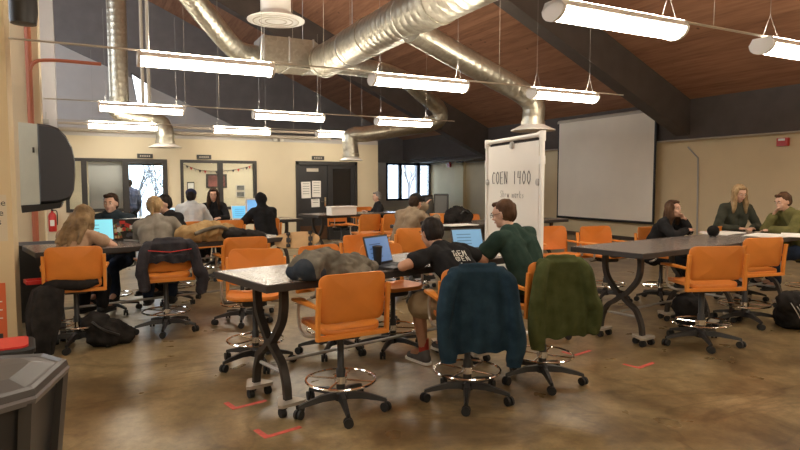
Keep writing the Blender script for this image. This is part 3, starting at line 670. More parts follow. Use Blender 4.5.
def stool(px, py, rz, label, group='orange drafting chairs', dz=0, pos=None, facing=None):
    """px,py = the hub's floor pixel"""
    global stool_used
    o = stool0 if not stool_used else copy_tree(stool0); stool_used = True
    p = atz(px, py, 0) if pos is None else W(*pos)
    o.location = (p.x, p.y, 0); o.rotation_euler = (0, 0, rz); tag(o, label, 'chair', group); return o

def leg_curve(mb, pts, w0, w1, t, x):
    """flat iron bar following pts (y,z) with tapering width, thickness t along x"""
    P = bez([(0, a, b_) for a, b_ in pts], 6); n = len(P); rs = []
    for i, p in enumerate(P):
        d = (P[min(i+1, n-1)]-P[max(i-1, 0)]).normalized(); nn = Vector((0, -d.z, d.y)); w_ = w0+(w1-w0)*i/(n-1)
        rs.append([Vector((x+a, p.y, p.z))+nn*b_ for a, b_ in ((-t/2, -w_/2), (t/2, -w_/2), (t/2, w_/2), (-t/2, w_/2))])
    mb.rings(rs)
def table(corner, L_, yaw, label, legs=(1, 1), wid=.84, rail=True, inset=.24):
    """corner: (lat,d) of the near-left corner; long side along local +X, width along local +Y"""
    p = W(*corner); t = empty('work_table', (p.x, p.y, 0), yaw, label, 'table', 'bar-height work tables')
    MB().b2((0, 0, .895), (L_, wid, .945), bev=.004).build('table_edge', M['edge'], t)
    MB().b2((.006, .006, .9455), (L_-.006, wid-.006, .95)).build('table_top', M['top'], t)
    for e in (0, 1):
        if not legs[e]: continue
        x = inset if e == 0 else L_-inset
        for sgn in (-1, 1):
            m_ = MB(); c = wid/2; sp = .07 if 1 else 0
            leg_curve(m_, [(c+sgn*.2, .895), (c+sgn*.205, .76), (c+sgn*.175, .64), (c+sgn*.09, .53), (c+sgn*.026, .455), (c+sgn*.075, .40), (c+sgn*.165, .335), (c+sgn*.225, .21), (c+sgn*.245, .085)], .045, .036, .055, x)
            lg = m_.build('leg', M['iron'], t)
            y = c+sgn*.245
            pl = MB().prism([(x-.11, y-.06), (x-.085, y-.085), (x+.085, y-.085), (x+.11, y-.06), (x+.035, y+.09), (x+.015, y+.105), (x-.015, y+.105), (x-.035, y+.09)], .072, .096).build('caster_plate', M['castplate'], lg)
            for dx, dy in ((-.07, -.05), (.07, -.05), (0, .07)):
                MB().tube([(x+dx-.018, y+dy, .032), (x+dx+.018, y+dy, .032)], .032, 12).tube([(x+dx, y+dy, .03), (x+dx, y+dy, .078)], .012, 6).build('caster', M['rubber'], lg, True)
        MB().b2((x-.03, c-.2, .86), (x+.03, c+.2, .893)).build('leg_bracket', M['iron'], t)
        MB().box((x, c, .455), (.06, .09, .05)).build('leg_joint', M['iron'], t)
    if rail and legs[0] and legs[1]:
        MB().tube([(inset, wid/2, .30), (L_-inset, wid/2, .30)], .013, 8).tube([(inset, wid/2-.16, .27), (inset, wid/2+.16, .27)], .014, 6).tube([(L_-inset, wid/2-.16, .27), (L_-inset, wid/2+.16, .27)], .014, 6).build('stretcher_bar', M['galv'], t, True)
    MB().b2((.12, wid/2-.03, .865), (L_-.12, wid/2+.03, .894)).b2((.3, .12, .87), (.9, .3, .894)).build('under_frame', M['iron'], t)
    return t
UT = (.773, .635)
UR = (.817, .577); YR_ = YAW*0+math.atan2(.577, .817)  # angle of u in the camera frame
def yaw_of(u): v = W(*u); return math.atan2(v.y, v.x)
YT, YTR = yaw_of(UT), yaw_of(UR)
T1 = table((-.86, 3.82), 2.4, YT, 'nearest long work table, with the grey jacket and cup on it')
TR = table((2.27, 5.57), 1.85, YTR, 'right-hand work table, left section, nearest the camera on that side', inset=.3)
TR2 = table((2.27+.817*1.86, 5.57+.577*1.86), 1.75, YTR, 'right-hand work table, right section carrying the papers')
q = (-1.39, 7.4)
TL = table((q[0]-UT[0]*2.7, q[1]-UT[1]*2.7), 2.7, YT, 'left-hand work table with the tan jacket and open laptops')
q = (-1.82, 11.3)
TM = table((q[0]-UT[0]*2.5, q[1]-UT[1]*2.5), 2.5, YT, 'work table in front of the middle window where three students sit')
TD = table((-1.7, 12.5), 2.3, YT, 'work table in front of the black double door')
TC = table((.37, 8.95), 1.7, YT, 'work table behind the whiteboard, carrying the black backpack and white papers')
TC2 = table((.37+UT[0]*1.72, 8.95+UT[1]*1.72), 1.9, YT, 'empty far table between whiteboard and projection screen')

stool(341, 410, YT-R(9), 'front orange drafting chair, empty, pulled up to the nearest table')
S_blue = stool(467, 399, YT-R(31), 'drafting chair draped with the navy blue jacket')
S_olive = stool(542, 381, YT-R(24), 'drafting chair draped with the olive green jacket')
stool(393, 350, YT+R(176), 'orange drafting chair across the nearest table, left of the student in black')
stool(256, 364, YT+R(150), 'orange drafting chair behind the left end of the nearest table')
stool(243, 322, YT+R(-12), 'orange drafting chair between the nearest table and the left table')
stool(333, 352, YT+R(185), 'orange drafting chair hidden behind the grey jacket on the nearest table')
stool(371, 322, YT+R(190), 'orange chair seen just left of the open laptop on the nearest table')
S_L1 = stool(78, 346, R(0), 'orange chair of the long-haired student at the far left')
S_L2 = stool(167, 331, R(3), 'orange chair under the black puffer jacket of the student in grey')
S_L3 = stool(176, 302, YT+R(182), 'chair across the left table, behind the student in the grey sweater')
S_L4 = stool(112, 312, YT+R(175), 'chair of the student in the dark hooded jacket facing the camera')
stool(262, 275, YT+R(5), 'orange chair of the student in the black hood, near the longboard')
stool(226, 279, YT-R(3), 'orange chair at the middle table, left of the one with the hooded student')
S_B = stool(196, 282, YT, 'orange chair under the student in the pale jacket and dark beanie')
S_W = stool(214, 268, YT+R(180), 'chair of the dark-haired student behind the middle table')
stool(365, 264, YT-R(4), 'orange chair at the door table, directly in front of the grey-haired person')
stool(388, 263, YT-R(4), 'orange chair at the door table, its rightmost near-side seat')
stool(342, 250, YT+R(178), 'light orange chair on the far side of the door table, before the white box')
stool(369, 246, YT+R(178), 'light orange chair on the far side of the door table near the grey-haired person')
S_T = stool(411, 299, YT-R(30), 'orange chair the man in the tan jacket is sitting on')
stool(398, 290, YT+R(60), 'orange chair just left of the man in the tan jacket')
stool(478, 266, YT+R(180), 'orange chair behind the table left of the whiteboard')
RC4 = stool(556, 300, YT+R(160), 'orange chair between the whiteboard and the right table')
RC3 = stool(605, 300, YTR+R(170), 'orange chair on the far side of the right table, under the projection screen')
S_W1 = stool(660, 301, YTR+R(178), 'chair of the student with wavy hair at the right table')
RC1 = stool(700, 344, R(-20), 'front orange chair at the right table, over the dark bag')
RC2 = stool(744, 323, R(-10), 'second orange chair at the right table, nearer the striped backpack')
S_W2 = stool(739, 299, YTR+R(180), 'orange chair of the long blonde-haired student behind the right table')
S_M = stool(805, 302, YTR+R(92), 'orange chair of the student in the olive jacket at the right end')

for o in (RC1, RC2, RC3, RC4): o.scale = (1.16, 1.04, 1)
# ---------------------------------------------------------------- whiteboard on its pipe stand
a, b_ = W((487-400)/600*7.3, 7.3), W((541.5-400)/600*6.0, 6.0); v = b_-a; Lw = v.length; yw = math.atan2(v.y, v.x)
t = empty('rolling_whiteboard', (a.x, a.y, 0), yw, 'tall rolling whiteboard on a pipe stand, written COEN 1400', 'whiteboard')
H1 = 2.1
MB().b2((.05, -.008, .5), (Lw-.05, .008, H1-.06)).build('board_panel', mat('whiteboard_laminate', (.74, .71, .64), .35, var=.02, vscale=2), t)
for x in (0, Lw): MB().tube([(x, 0, .1), (x, 0, H1)], .024, 12).build('upright_pipe', M['white'], t, True)
MB().tube([(0, 0, H1-.005), (Lw, 0, H1-.005)], .024, 12).build('top_pipe', M['white'], t, True)
for x in (0, Lw):
    MB().tube([(x, 0, H1-.07), (x, 0, H1+.03)], .033, 12).tube([(x-.0, 0, H1-.004), (x+(.07 if x == 0 else -.07), 0, H1-.004)], .033, 12).build('pipe_elbow', M['white'], t, True)
    MB().tube([(x, 0, H1-.3), (x, 0, H1-.22)], .031, 12).build('pipe_coupling', M['white'], t, True)
    ft = MB().tube([(x, -.35, .1), (x, .35, .1)], .024, 10).build('foot_pipe', M['white'], t, True)
    for y in (-.33, .33): MB().tube([(x-.015, y, .035), (x+.015, y, .035)], .035, 12).tube([(x, y, .03), (x, y, .1)], .01, 6).build('caster', M['rubber'], ft, True)
MB().tube([(0, 0, .3), (Lw, 0, .3)], .022, 10).build('lower_pipe', M['white'], t, True)
MB().box((Lw*.52, -.02, H1-.075), (.07, .03, .08), bev=.01).build('board_clip', M['galv'], t)
for x, z in ((.05, 1.62), (Lw-.05, 1.62)): MB().lathe([(.035, 0), (.035, .02), (.01, .025)], n=12).xform(Matrix.Translation((x, -.01, z)) @ Matrix.Rotation(pi/2, 4, 'X')).build('board_magnet', M['galv'], t, True)
ST = {'C': [[(.9, .85), (.55, 1), (.15, .75), (.05, .4), (.25, .05), (.8, .08)]], 'O': [[(.5, 1), (.12, .75), (.08, .3), (.5, 0), (.9, .3), (.88, .75), (.5, 1)]],
      'E': [[(.85, 1), (.15, .97), (.12, 0), (.85, .03)], [(.13, .5), (.7, .52)]], 'N': [[(.1, 0), (.12, 1), (.8, .02), (.85, 1)]],
      '1': [[(.5, 1), (.48, 0)]], '4': [[(.2, 1), (.12, .5), (.85, .52)], [(.75, 1), (.72, 0)]], '0': [[(.5, 1), (.15, .7), (.15, .3), (.5, 0), (.85, .3), (.85, .7), (.5, 1)]],
      'S': [[(.85, .9), (.4, 1), (.15, .75), (.8, .3), (.5, 0), (.1, .1)]], 'h': [[(.15, 1), (.15, 0)], [(.15, .45), (.5, .6), (.8, .4), (.8, 0)]], 'o': [[(.5, .6), (.15, .3), (.5, 0), (.85, .3), (.5, .6)]],
      'w': [[(.05, .6), (.3, 0), (.5, .45), (.7, 0), (.95, .6)]], 'm': [[(.08, 0), (.1, .55), (.45, .5), (.48, 0)], [(.48, .45), (.85, .5), (.9, 0)]], 'a': [[(.8, .55), (.3, .6), (.15, .2), (.5, 0), (.8, .3), (.8, .6), (.82, 0)]],
      'r': [[(.25, .6), (.25, 0)], [(.25, .4), (.6, .6), (.8, .5)]], 'k': [[(.2, 1), (.2, 0)], [(.75, .6), (.2, .3), (.8, 0)]], 's': [[(.75, .55), (.3, .5), (.7, .2), (.2, 0)]], 'i': [[(.5, .6), (.5, 0)]]}
def write(text, x0, z0, cw, ch, r_, name, m):
    mb = MB()
    for i, c in enumerate(text):
        for stq in ST.get(c, []): mb.tube([(x0+(i+p*.78)*cw, -.011, z0+q_*ch) for p, q_ in stq], r_, 5)
    mb.build(name, m, t)
write('COEN 1400', .17, 1.60, (Lw-.36)/9, .14, .0034, 'board_writing', M['ink'])
write('Show marks', .40, 1.45, (Lw-.75)/10, .075, .002, 'board_small_writing', mat('faint_marker', (.25, .24, .24), .6))

# ---------------------------------------------------------------- draped garments
def cloth_tube(name, m, parent, stations, n=48, fold=.02, nf=9, seed=0, open_bottom=True, th=0):
    """stations: (z, halfwidth x, halfdepth y, cx, cy) from top to bottom"""
    rs = []; random.seed(seed); ph = random.uniform(0, 6)
    k = len(stations)
    for j, (z, hx_, hy, cx, cy) in enumerate(stations):
        amt = fold*(j/(k-1))
        ring = []
        for i in range(n):
            a = 2*pi*i/n; ca, sa = cos(a), sin(a)
            ex = abs(ca)**.55*(1 if ca >= 0 else -1); ey = abs(sa)**.55*(1 if sa >= 0 else -1)
            w_ = 1*amt*(sin(nf*a+ph+.5*sin(j*.7))*.7+.6*noise.noise(Vector((ca*2, sa*2, z*3+seed))))
            zz = z+(0.03*noise.noise(Vector((ca*1.3+seed, sa*1.3, 0))) if j == k-1 else 0)
            ring.append((cx+ex*hx_+ca*w_, cy+ey*hy+sa*w_, zz))
        rs.append(ring)
    return MB().rings(rs).build(name, m, parent, True)
def interp(st, n):
    out = []
    for a, b_ in zip(st, st[1:]):
        for i in range(n): out.append(tuple(x+(y-x)*i/n for x, y in zip(a, b_)))
    out.append(st[-1]); return out
def remesh_mb(mb, name, m, vox, smooth, parent=None):
    me = bpy.data.meshes.new(name); bmesh.ops.recalc_face_normals(mb.bm, faces=mb.bm.faces); mb.bm.to_mesh(me); mb.bm.free(); me.materials.append(m)
    o = bpy.data.objects.new(name, me); COL.objects.link(o)
    md = o.modifiers.new('r', 'REMESH'); md.mode = 'VOXEL'; md.voxel_size = vox
    sm = o.modifiers.new('s', 'SMOOTH'); sm.iterations = smooth
    dg = bpy.context.evaluated_depsgraph_get(); me2 = bpy.data.meshes.new_from_object(o.evaluated_get(dg)); o.modifiers.clear(); o.data = me2; bpy.data.meshes.remove(me)
    if not me2.materials: me2.materials.append(m)
    me2.polygons.foreach_set('use_smooth', [True]*len(me2.polygons))
    if parent is not None: o.parent = parent
    return o
def flatcaps(mb, pts, radii, sy=.5):
    """string of balls flattened in y, joined by a flattened tube"""
    for p, r_ in zip(pts, radii): mb.ball(p, (r_, r_*sy, r_), 10)
def jacket_on(ch, name, label, m, top, bot, hw0, hw1, sleeves, seed):
    t = empty(name, ch.location, ch.rotation_euler.z, label, 'jacket')
    mb = MB(); st = interp([(top, hw0*.88, .03, 0, -.255), (top-.03, hw0, .05, 0, -.258), (top-.25, hw0+.012, .062, 0, -.262), (bot+.15, hw1, .075, 0, -.268), (bot, hw1*.96, .065, 0, -.268)], 4)
    rs = []
    for z, hx_, hy, cx, cy in st:
        rs.append([(cx+abs(cos(a))**.5*(1 if cos(a) >= 0 else -1)*hx_, cy+abs(sin(a))**.6*(1 if sin(a) >= 0 else -1)*hy, z) for a in [2*pi*i/32 for i in range(32)]])
    mb.rings(rs)
    for sx, x1, zb in sleeves:
        P = bez([(sx*(hw0-.06), -.29, top-.035), (sx*(hw0-.005), -.305, top-.12), (sx*(hw0+.03), -.32, top-.32), (sx*x1, -.318, zb+.14), (sx*(x1-.02), -.315, zb)], 9)
        n = len(P)
        for i, p in enumerate(P):
            k = .035+.028*min(1, i/9); mb.ball(p, (k, k*.72, k), 10)
        mb.tube(P, [.03+.028*min(1, i/9) for i in range(n)], 10)
    mb.tube([(-hw0*.6, -.262, top+.004), (0, -.268, top+.012), (hw0*.6, -.262, top+.004)], .02, 8)
    o = remesh_mb(mb, 'jacket_body', m, .0085, 3, t)
    def fn(p, nn):
        q = (top-p.z)/(top-bot); q = max(0, min(1.2, q))
        f = sin(p.x*52+seed+2.2*noise.noise(Vector((p.x*4, seed, p.z*3))))*.5+.9*noise.noise(Vector((p.x*13+seed, p.y*6, p.z*3.2)))
        p = p+nn*f*(.004+.013*q)*(1 if q < .8 else max(.3, 1-(q-.8)*2.5))
        if q > .75: p.z += .03*noise.noise(Vector((p.x*7, seed, 0)))*(q-.75)*4
        return p
    displace(o.data, fn)
    cf = MB()
    for sx, x1, zb in sleeves: MB().tube([(sx*(x1-.02), -.315, zb+.015), (sx*(x1-.02), -.315, zb-.035)], .052, 14).build('cuff', m, t, True)
    return t
M['navy'] = fabric2('navy_denim', (.011, .026, .043), (.022, .048, .072), 400)
M['olive'] = fabric2('olive_fleece', (.045, .056, .018), (.08, .092, .034), 300)
jacket_on(S_blue, 'draped_jacket', 'navy blue jacket draped over the back of a chair in the middle foreground', M['navy'], 1.03, .44, .215, .245, ((-1, .235, .42), (1, .27, .37)), 2)
jacket_on(S_olive, 'draped_jacket', 'olive green fleece jacket draped over the chair back right of the navy one', M['olive'], 1.04, .44, .20, .235, ((-1, .235, .40), (1, .27, .50)), 5)
M['puffer'] = fabric2('black_puffer', (.018, .018, .024), (.045, .042, .05), 60, .6)
t = jacket_on(S_L2, 'puffer_jacket', 'black puffer jacket hung on the chair of the student in the grey sweater', M['puffer'], 1.02, .80, .25, .27, ((-1, .27, .55), (1, .33, .48)), 8)
MB().tube([(-.25, -.345, .93), (0, -.35, .9), (.27, -.345, .93)], .004, 5).build('red_piping', M['red'], t)
# black coat over the left chair, and dark coat hanging to its left
M['blackcloth'] = fabric2('black_wool', (.012, .011, .011), (.03, .027, .025), 120)
t = empty('black_coat', S_L1.location, S_L1.rotation_euler.z, 'black coat bunched in the gap under the backrest of the far-left chair', 'coat')
MB().tube(bez([(-.27, -.2, .64), (-.12, -.24, .655), (.05, -.24, .64), (.2, -.23, .665)], 5), [.03, .045, .05, .055, .055, .05, .05, .05, .05, .05, .05, .045, .045, .04, .03, .03], 10).build('coat_bundle', M['blackcloth'], t, True)
t = empty('dark_trousers_bundle', atz(47, 358, 0), YT, 'long black coat hanging beside the far-left chair, almost to the floor', 'coat')
cloth_tube('coat_drape', M['blackcloth'], t, interp([(.66, .06, .05, .04, .1), (.62, .13, .09, .05, .1), (.4, .15, .1, 0, .05), (.15, .1, .08, -.03, 0), (.04, .07, .05, -.03, -.02)], 4), fold=.03, seed=4)
t.name = 'hanging_coat'

# ---------------------------------------------------------------- laptops
def laptop(pos, yaw, label, lid_col=None, scr=(.25, .5, .7), tilt=105, sz=(.33, .23), body=None, e=1.4, stickers=0):
    """screen faces local -Y (the user sits at -Y)"""
    t = empty('laptop', pos, yaw, label, 'laptop'); w_, h_ = sz; b_ = body or M['edge']
    MB().b2((-w_/2, -h_/2, 0), (w_/2, h_/2, .018), bev=.004).build('laptop_base', b_, t)
    MB().b2((-w_/2+.02, -.01, .0182), (w_/2-.02, h_/2-.02, .020)).b2((-.05, -h_/2+.01, .0182), (.05, -.03, .0195)).build('keyboard', M['rubber'], t)
    rot = Euler((R(tilt-90)*-1, 0, 0)); Rm = rot.to_matrix(); hinge = Vector((0, h_/2-.004, .018))
    c = hinge+Rm @ Vector((0, 0, h_/2)); lid = MB().box(c, (w_, .009, h_), rot, bev=.003).build('laptop_lid', lid_col or b_, t)
    c2 = hinge+Rm @ Vector((0, -.0062, h_/2))
    m_ = mat('lit_screen', scr, .3, emit=e)
    MB().box(c2, (w_-.025, .003, h_-.03), rot).build('screen', m_, lid)
    mb = MB(); random.seed(int(abs(yaw*100))+3)
    for k in range(4): mb.box(hinge+Rm @ Vector((-w_*.12, -.0084, h_*(.25+.15*k))), (w_*.45, .001, .008), rot)
    mb.build('screen_text', mat('screen_text_tone', tuple(x*.45 for x in scr), .4, emit=e*.8), lid)
    if stickers:
        cols = [(.6, .05, .04), (.7, .6, .3), (.15, .25, .1), (.75, .72, .68), (.35, .12, .05), (.1, .1, .12)]
        ms = [mat('sticker_paper', c_, .5) for c_ in cols]
        for k in range(22):
            x, z = random.uniform(-w_/2+.035, w_/2-.035), random.uniform(.03, h_-.03); c3 = hinge+Rm @ Vector((x, .006+.0003*k, z))
            MB().box(c3, (random.uniform(.03, .07), .0006, random.uniform(.025, .05)), rot @ Euler((0, 0, 0)) if 0 else Euler((rot.x, random.uniform(-.4, .4), 0))).build('sticker', ms[k % 6], lid)
        MB().box(hinge+Rm @ Vector((-.08, .0135, h_*.6)), (.05, .0006, .045), rot).build('sticker', ms[3], lid)
    return t
TZ = .951
silver = mat('silver_aluminium', (.6, .6, .6), .35, .6)
laptop(atz(393, 267, TZ), R(30), 'open dark laptop with a blue screen beside the black cup', scr=(.10, .19, .38), e=.42, tilt=106, sz=(.33, .23))
laptop(atz(474, 252, TZ), YT-R(18), 'open laptop with a pale blue screen between the two students in front', scr=(.14, .3, .48), e=.4, tilt=110, sz=(.34, .21))
laptop(atz(97, 244, TZ), YT-R(8), 'laptop with a cyan document screen in front of the long-haired student', scr=(.16, .55, .68), e=.55, tilt=106, sz=(.38, .26))
laptop(atz(122, 240, TZ), YT+R(176), 'laptop whose lid is covered in coloured stickers', stickers=1, tilt=102, sz=(.34, .24))
laptop(atz(143, 240, TZ), YT+R(24), 'laptop with a white screen half hidden by the student in the grey sweater', scr=(.5, .75, .85), e=.6, tilt=106, sz=(.34, .24), body=silver)
laptop(atz(244, 220.2, TZ), YT-R(16), 'white laptop with a blue screen beside the student in the black hood', scr=(.12, .42, .68), e=.6, tilt=118, sz=(.38, .27), body=M['white'])
laptop(atz(177, 221.8, TZ), YT+R(30), 'white laptop left of the student in the pale jacket', scr=(.5, .7, .85), e=.6, tilt=110, sz=(.34, .24), body=M['white'])
t = empty('desktop_monitor', atz(253, 219.6, TZ), YT-R(5), 'upright blue-lit screen at the right end of the middle table', 'monitor')
MB().box((0, 0, .22), (.28, .03, .34), bev=.005).build('monitor_case', M['white'], t); MB().box((0, -.018, .22), (.22, .004, .28)).build('screen', mat('lit_blue', (.15, .38, .72), .3, emit=.6), t); MB().b2((-.08, -.06, 0), (.08, .06, .06)).build('monitor_foot', M['white'], t)

# ---------------------------------------------------------------- soft lumps: bags, bundled jackets
def lump(name, parts, m, loc, yaw, label, cat, rough=.03, vox=.02, seed=0, parent=None, smooth=4, group=None):
    """several overlapping balls merged by remesh into one soft crumpled body"""
    mb = MB()
    for c, r_ in parts: mb.ball(c, r_, 14)
    me = bpy.data.meshes.new(name); mb.bm.to_mesh(me); mb.bm.free(); me.materials.append(m)
    o = bpy.data.objects.new(name, me); COL.objects.link(o)
    md = o.modifiers.new('r', 'REMESH'); md.mode = 'VOXEL'; md.voxel_size = vox
    sm = o.modifiers.new('s', 'SMOOTH'); sm.iterations = smooth
    dg = bpy.context.evaluated_depsgraph_get(); me2 = bpy.data.meshes.new_from_object(o.evaluated_get(dg)); o.modifiers.clear(); o.data = me2
    def fn(p, nn):
        k = 1-2.2*abs(noise.noise(p*7+Vector((seed, 0, 0))))+.5*noise.noise(Vector((p.x*24, p.y*24, p.z*30)))
        p = p+nn*k*rough; p.z = max(p.z, 0); return p
    displace(me2, fn)
    me2.polygons.foreach_set('use_smooth', [True]*len(me2.polygons))
    if parent is not None: o.parent = parent
    else: o.location = loc; o.rotation_euler = (0, 0, yaw); tag(o, label, cat, group)
    return o
M['greyfab'] = fabric2('olive_grey_fabric', (.085, .075, .06), (.19, .17, .135), 90)
M['tanfab'] = fabric2('tan_canvas', (.26, .165, .07), (.38, .26, .125), 80)
c = atz(336, 276, TZ)
t = empty('bundled_jacket', (c.x, c.y, TZ), YT, 'crumpled grey jacket with a dark end lying on the nearest table', 'jacket')
lump('jacket_bundle', [((-.2, 0, .08), (.13, .12, .10)), ((-.08, .03, .09), (.13, .12, .095)), ((.02, -.03, .06), (.17, .11, .08)), ((.14, .02, .06), (.15, .11, .07)), ((.27, .02, .03), (.1, .08, .045)), ((.1, -.09, .03), (.15, .06, .035))], M['greyfab'], None, 0, None, None, .028, .010, 1, parent=t, smooth=2)
lump('dark_lining', [((-.27, -.03, .07), (.07, .10, .075)), ((-.30, .05, .05), (.05, .07, .055)), ((-.22, -.08, .05), (.09, .05, .05))], fabric2('dark_lining', (.02, .03, .045), (.05, .055, .065), 90), None, 0, None, None, .012, .012, 2, parent=t)
tag(MB().tube([atz(300, 272, TZ)+Vector((0, 0, .008)), atz(307, 271, TZ)+Vector((0, 0, .008))], .005, 6).build('ballpoint_pen', M['ink']), 'black pen on the nearest table left of the grey jacket', 'pen')
c = atz(377.5, 267, TZ); t = empty('travel_cup', (c.x, c.y, TZ), 0, 'tall black travel cup next to the blue-screened laptop', 'cup')
MB().lathe([(.03, 0), (.037, .14), (.038, .15)], n=18).build('cup_body', M['black'], t, True); MB().lathe([(.04, .15), (.04, .165), (.02, .17)], n=18).build('cup_lid', M['rubber'], t, True)
c = atz(212, 241.5, TZ); t = empty('tan_jacket', (c.x, c.y, TZ), YT, 'crumpled tan canvas jacket lying on the left-hand table', 'jacket')
lump('jacket_bundle', [((-.2, .1, .08), (.16, .14, .1)), ((0, .1, .1), (.18, .16, .11)), ((.18, .1, .07), (.14, .13, .1))], M['tanfab'], None, 0, None, None, .035, .018, 6, parent=t)
MB().tube(bez([(-.22, -.06, .1), (-.05, -.06, .15), (.1, -.05, .16), (.3, .0, .06)], 4), .022, 8).build('jacket_band', M['greyfab'], t, True)
c = atz(244, 240, TZ); lump('black_bag', [((-.1, .05, .06), (.16, .12, .08)), ((.08, .05, .045), (.18, .1, .06)), ((.22, .05, .03), (.08, .07, .04))], M['blackcloth'], (c.x, c.y, TZ), YT, 'flat black bag on the left-hand table beside the tan jacket', 'bag', .02, .018, 3)
# backpack on the floor, left
t = empty('black_backpack', atz(108, 345, 0), R(20), 'black backpack slumped on the floor between the two left chairs', 'backpack')
lump('bag_body', [((0, 0, .12), (.2, .14, .13)), ((-.1, .02, .24), (.13, .12, .1)), ((.14, 0, .08), (.14, .13, .09))], M['blackcloth'], None, 0, None, None, .02, .02, 7, parent=t)
MB().tube(bez([(-.18, -.1, .28), (-.1, -.17, .2), (.05, -.16, .12)], 4), .012, 6).build('shoulder_strap', M['black'], t)
t = empty('striped_backpack', atz(792, 328, 0), R(-15), 'black backpack with pale stripes on the floor at the right edge', 'backpack')
lump('bag_body', [((0, 0, .14), (.16, .2, .16)), ((-.1, -.05, .3), (.12, .12, .12)), ((.12, .05, .1), (.18, .18, .11))], M['blackcloth'], None, 0, None, None, .02, .02, 9, parent=t)
for k in range(3): MB().tube(bez([(-.19+.04*k, -.12, .36), (-.16+.05*k, -.2, .24), (-.08+.05*k, -.215, .1)], 4), .005, 5).build('pale_stripe', M['galv'], t)
c = W(3.1, 6.35, .02); lump('dark_shoulder_bag', [((0, 0, .3), (.22, .14, .13)), ((.05, 0, .18), (.2, .13, .16))], M['blackcloth'], (c.x, c.y, 0), YTR, 'dark bag under the front chair of the right-hand table', 'bag', .025, .02, 11)
c = atz(460, 222, TZ); t = empty('black_backpack', (c.x, c.y, TZ), YT, 'black backpack lying on the table left of the whiteboard', 'backpack')
lump('bag_body', [((-.08, .05, .1), (.2, .15, .13)), ((.12, .05, .08), (.18, .14, .12)), ((0, .05, .17), (.14, .1, .09)), ((-.25, .03, .05), (.12, .1, .06))], M['blackcloth'], None, 0, None, None, .03, .02, 13, parent=t)
MB().tube(bez([(-.1, -.1, .14), (0, -.12, .2), (.12, -.09, .16)], 4), .01, 6).build('grab_handle', M['black'], t)
# papers
def sheets(px, py, n, label, sz=(.22, .28), yaw=YT, z=TZ, col='paper'):
    c = atz(px, py, z); t = empty('paper_stack', (c.x, c.y, z), yaw, label, 'papers')
    for k in range(n): MB().box((random.uniform(-.02, .02)*k, random.uniform(-.02, .02)*k, .003+.005*k), (sz[0], sz[1], .004), Euler((0, 0, random.uniform(-.2, .2)))).build('sheet', M[col], t)
sheets(459, 225.5, 3, 'white papers in front of the black backpack on the table left of the whiteboard', (.55, .3))
sheets(481, 258, 2, 'white notes at the elbow of the student in dark green', (.2, .15))
sheets(722, 233.5, 3, 'large pale sheets in front of the blonde student', (.55, .3), YTR)
sheets(768, 236.5, 4, 'white and pinkish papers at the right end of the right-hand table', (.5, .36), YTR)
t = empty('open_notebook', atz(793, 236, TZ), YTR+R(20), 'open notebook with curved pages at the right edge of the right-hand table', 'notebook')
for s in (-1, 1): MB().rings([[(s*x, y, .006+.03*sin(min(1, x/.2)*pi)*.8) for x in (0, .03, .07, .12, .17, .21)]+[(s*x, y, .0) for x in (.21, 0)] for y in (-.13, .13)]).build('page_block', M['paper'], t, True)
t = empty('ball_microphone', atz(713, 237, TZ), 0, 'round black fuzzy object on the right-hand table', 'microphone')
MB().ball((0, 0, .075), .07, 18).build('foam_ball', fabric2('black_foam', (.008, .008, .008), (.02, .02, .02), 200), t, True); MB().lathe([(.04, 0), (.04, .015), (.015, .02), (.015, .04)], n=14).build('microphone_stand', M['black'], t)
t = empty('pink_phone', atz(703, 232.5, TZ), YTR+R(10), 'small pink device beside the round black object', 'phone'); MB().box((0, 0, .008), (.15, .08, .012), bev=.004).build('phone_body', mat('pink_case', (.75, .35, .33), .4), t)
MB().box((0, 0, .0145), (.13, .065, .001)).build('phone_screen', M['paper'], t)
# monitors / black case behind the man in tan
for px, w_, h_, yaw, lab in ((428, .34, .40, YT+R(20), 'grey-faced black monitor behind the man in the tan jacket, left one'), (441, .26, .42, YT-R(50), 'tilted black monitor seen from behind, right of the grey-faced one')):
    c = atz(px, 221, TZ); t = empty('desktop_monitor', (c.x, c.y, TZ), yaw, lab, 'monitor')
    MB().box((0, 0, h_/2+.06), (w_, .06, h_), Euler((-.12, 0, 0)), bev=.01).build('monitor_case', M['black'], t)
    MB().box((0, -.034, h_/2+.06), (w_-.06, .004, h_-.07), Euler((-.12, 0, 0))).build('screen', mat('dim_grey_screen', (.09, .09, .085), .3), t)
    MB().b2((-.1, -.08, 0), (.1, .08, .015)).tube([(0, .02, .01), (0, .03, .15)], .02, 8).build('monitor_foot', M['black'], t)
c = atz(437, 223, TZ); t = empty('orange_box', (c.x, c.y, TZ), YT, 'small orange tray in front of the monitors, held by the man in tan', 'tray'); MB().prism(rrect(.2, .14, .02), 0, .15).build('tray_body', M['orange'], t); MB().prism(rrect(.22, .16, .02), .145, .16).build('tray_rim', M['orange_d'], t)
# white box on the door table
c = atz(341, 215, TZ); t = empty('white_box', (c.x, c.y, TZ), YT, 'long low white box on the door table', 'box'); MB().b2((-.3, -.1, 0), (.34, .1, .16), bev=.01).build('box_body', M['white'], t); MB().b2((-.31, -.11, .16), (.35, .11, .185), bev=.005).build('box_lid', M['paper'], t)
c = atz(188, 222, TZ); t = empty('blue_folder', (c.x+.05, c.y, TZ), YT, 'long blue binder standing in front of the student in the beanie', 'binder'); MB().box((0, 0, .06), (.42, .05, .12), bev=.01).build('binder_cover', mat('blue_card', (.03, .06, .22), .5), t); MB().box((0, 0, .122), (.38, .036, .004)).build('page_edges', M['paper'], t)
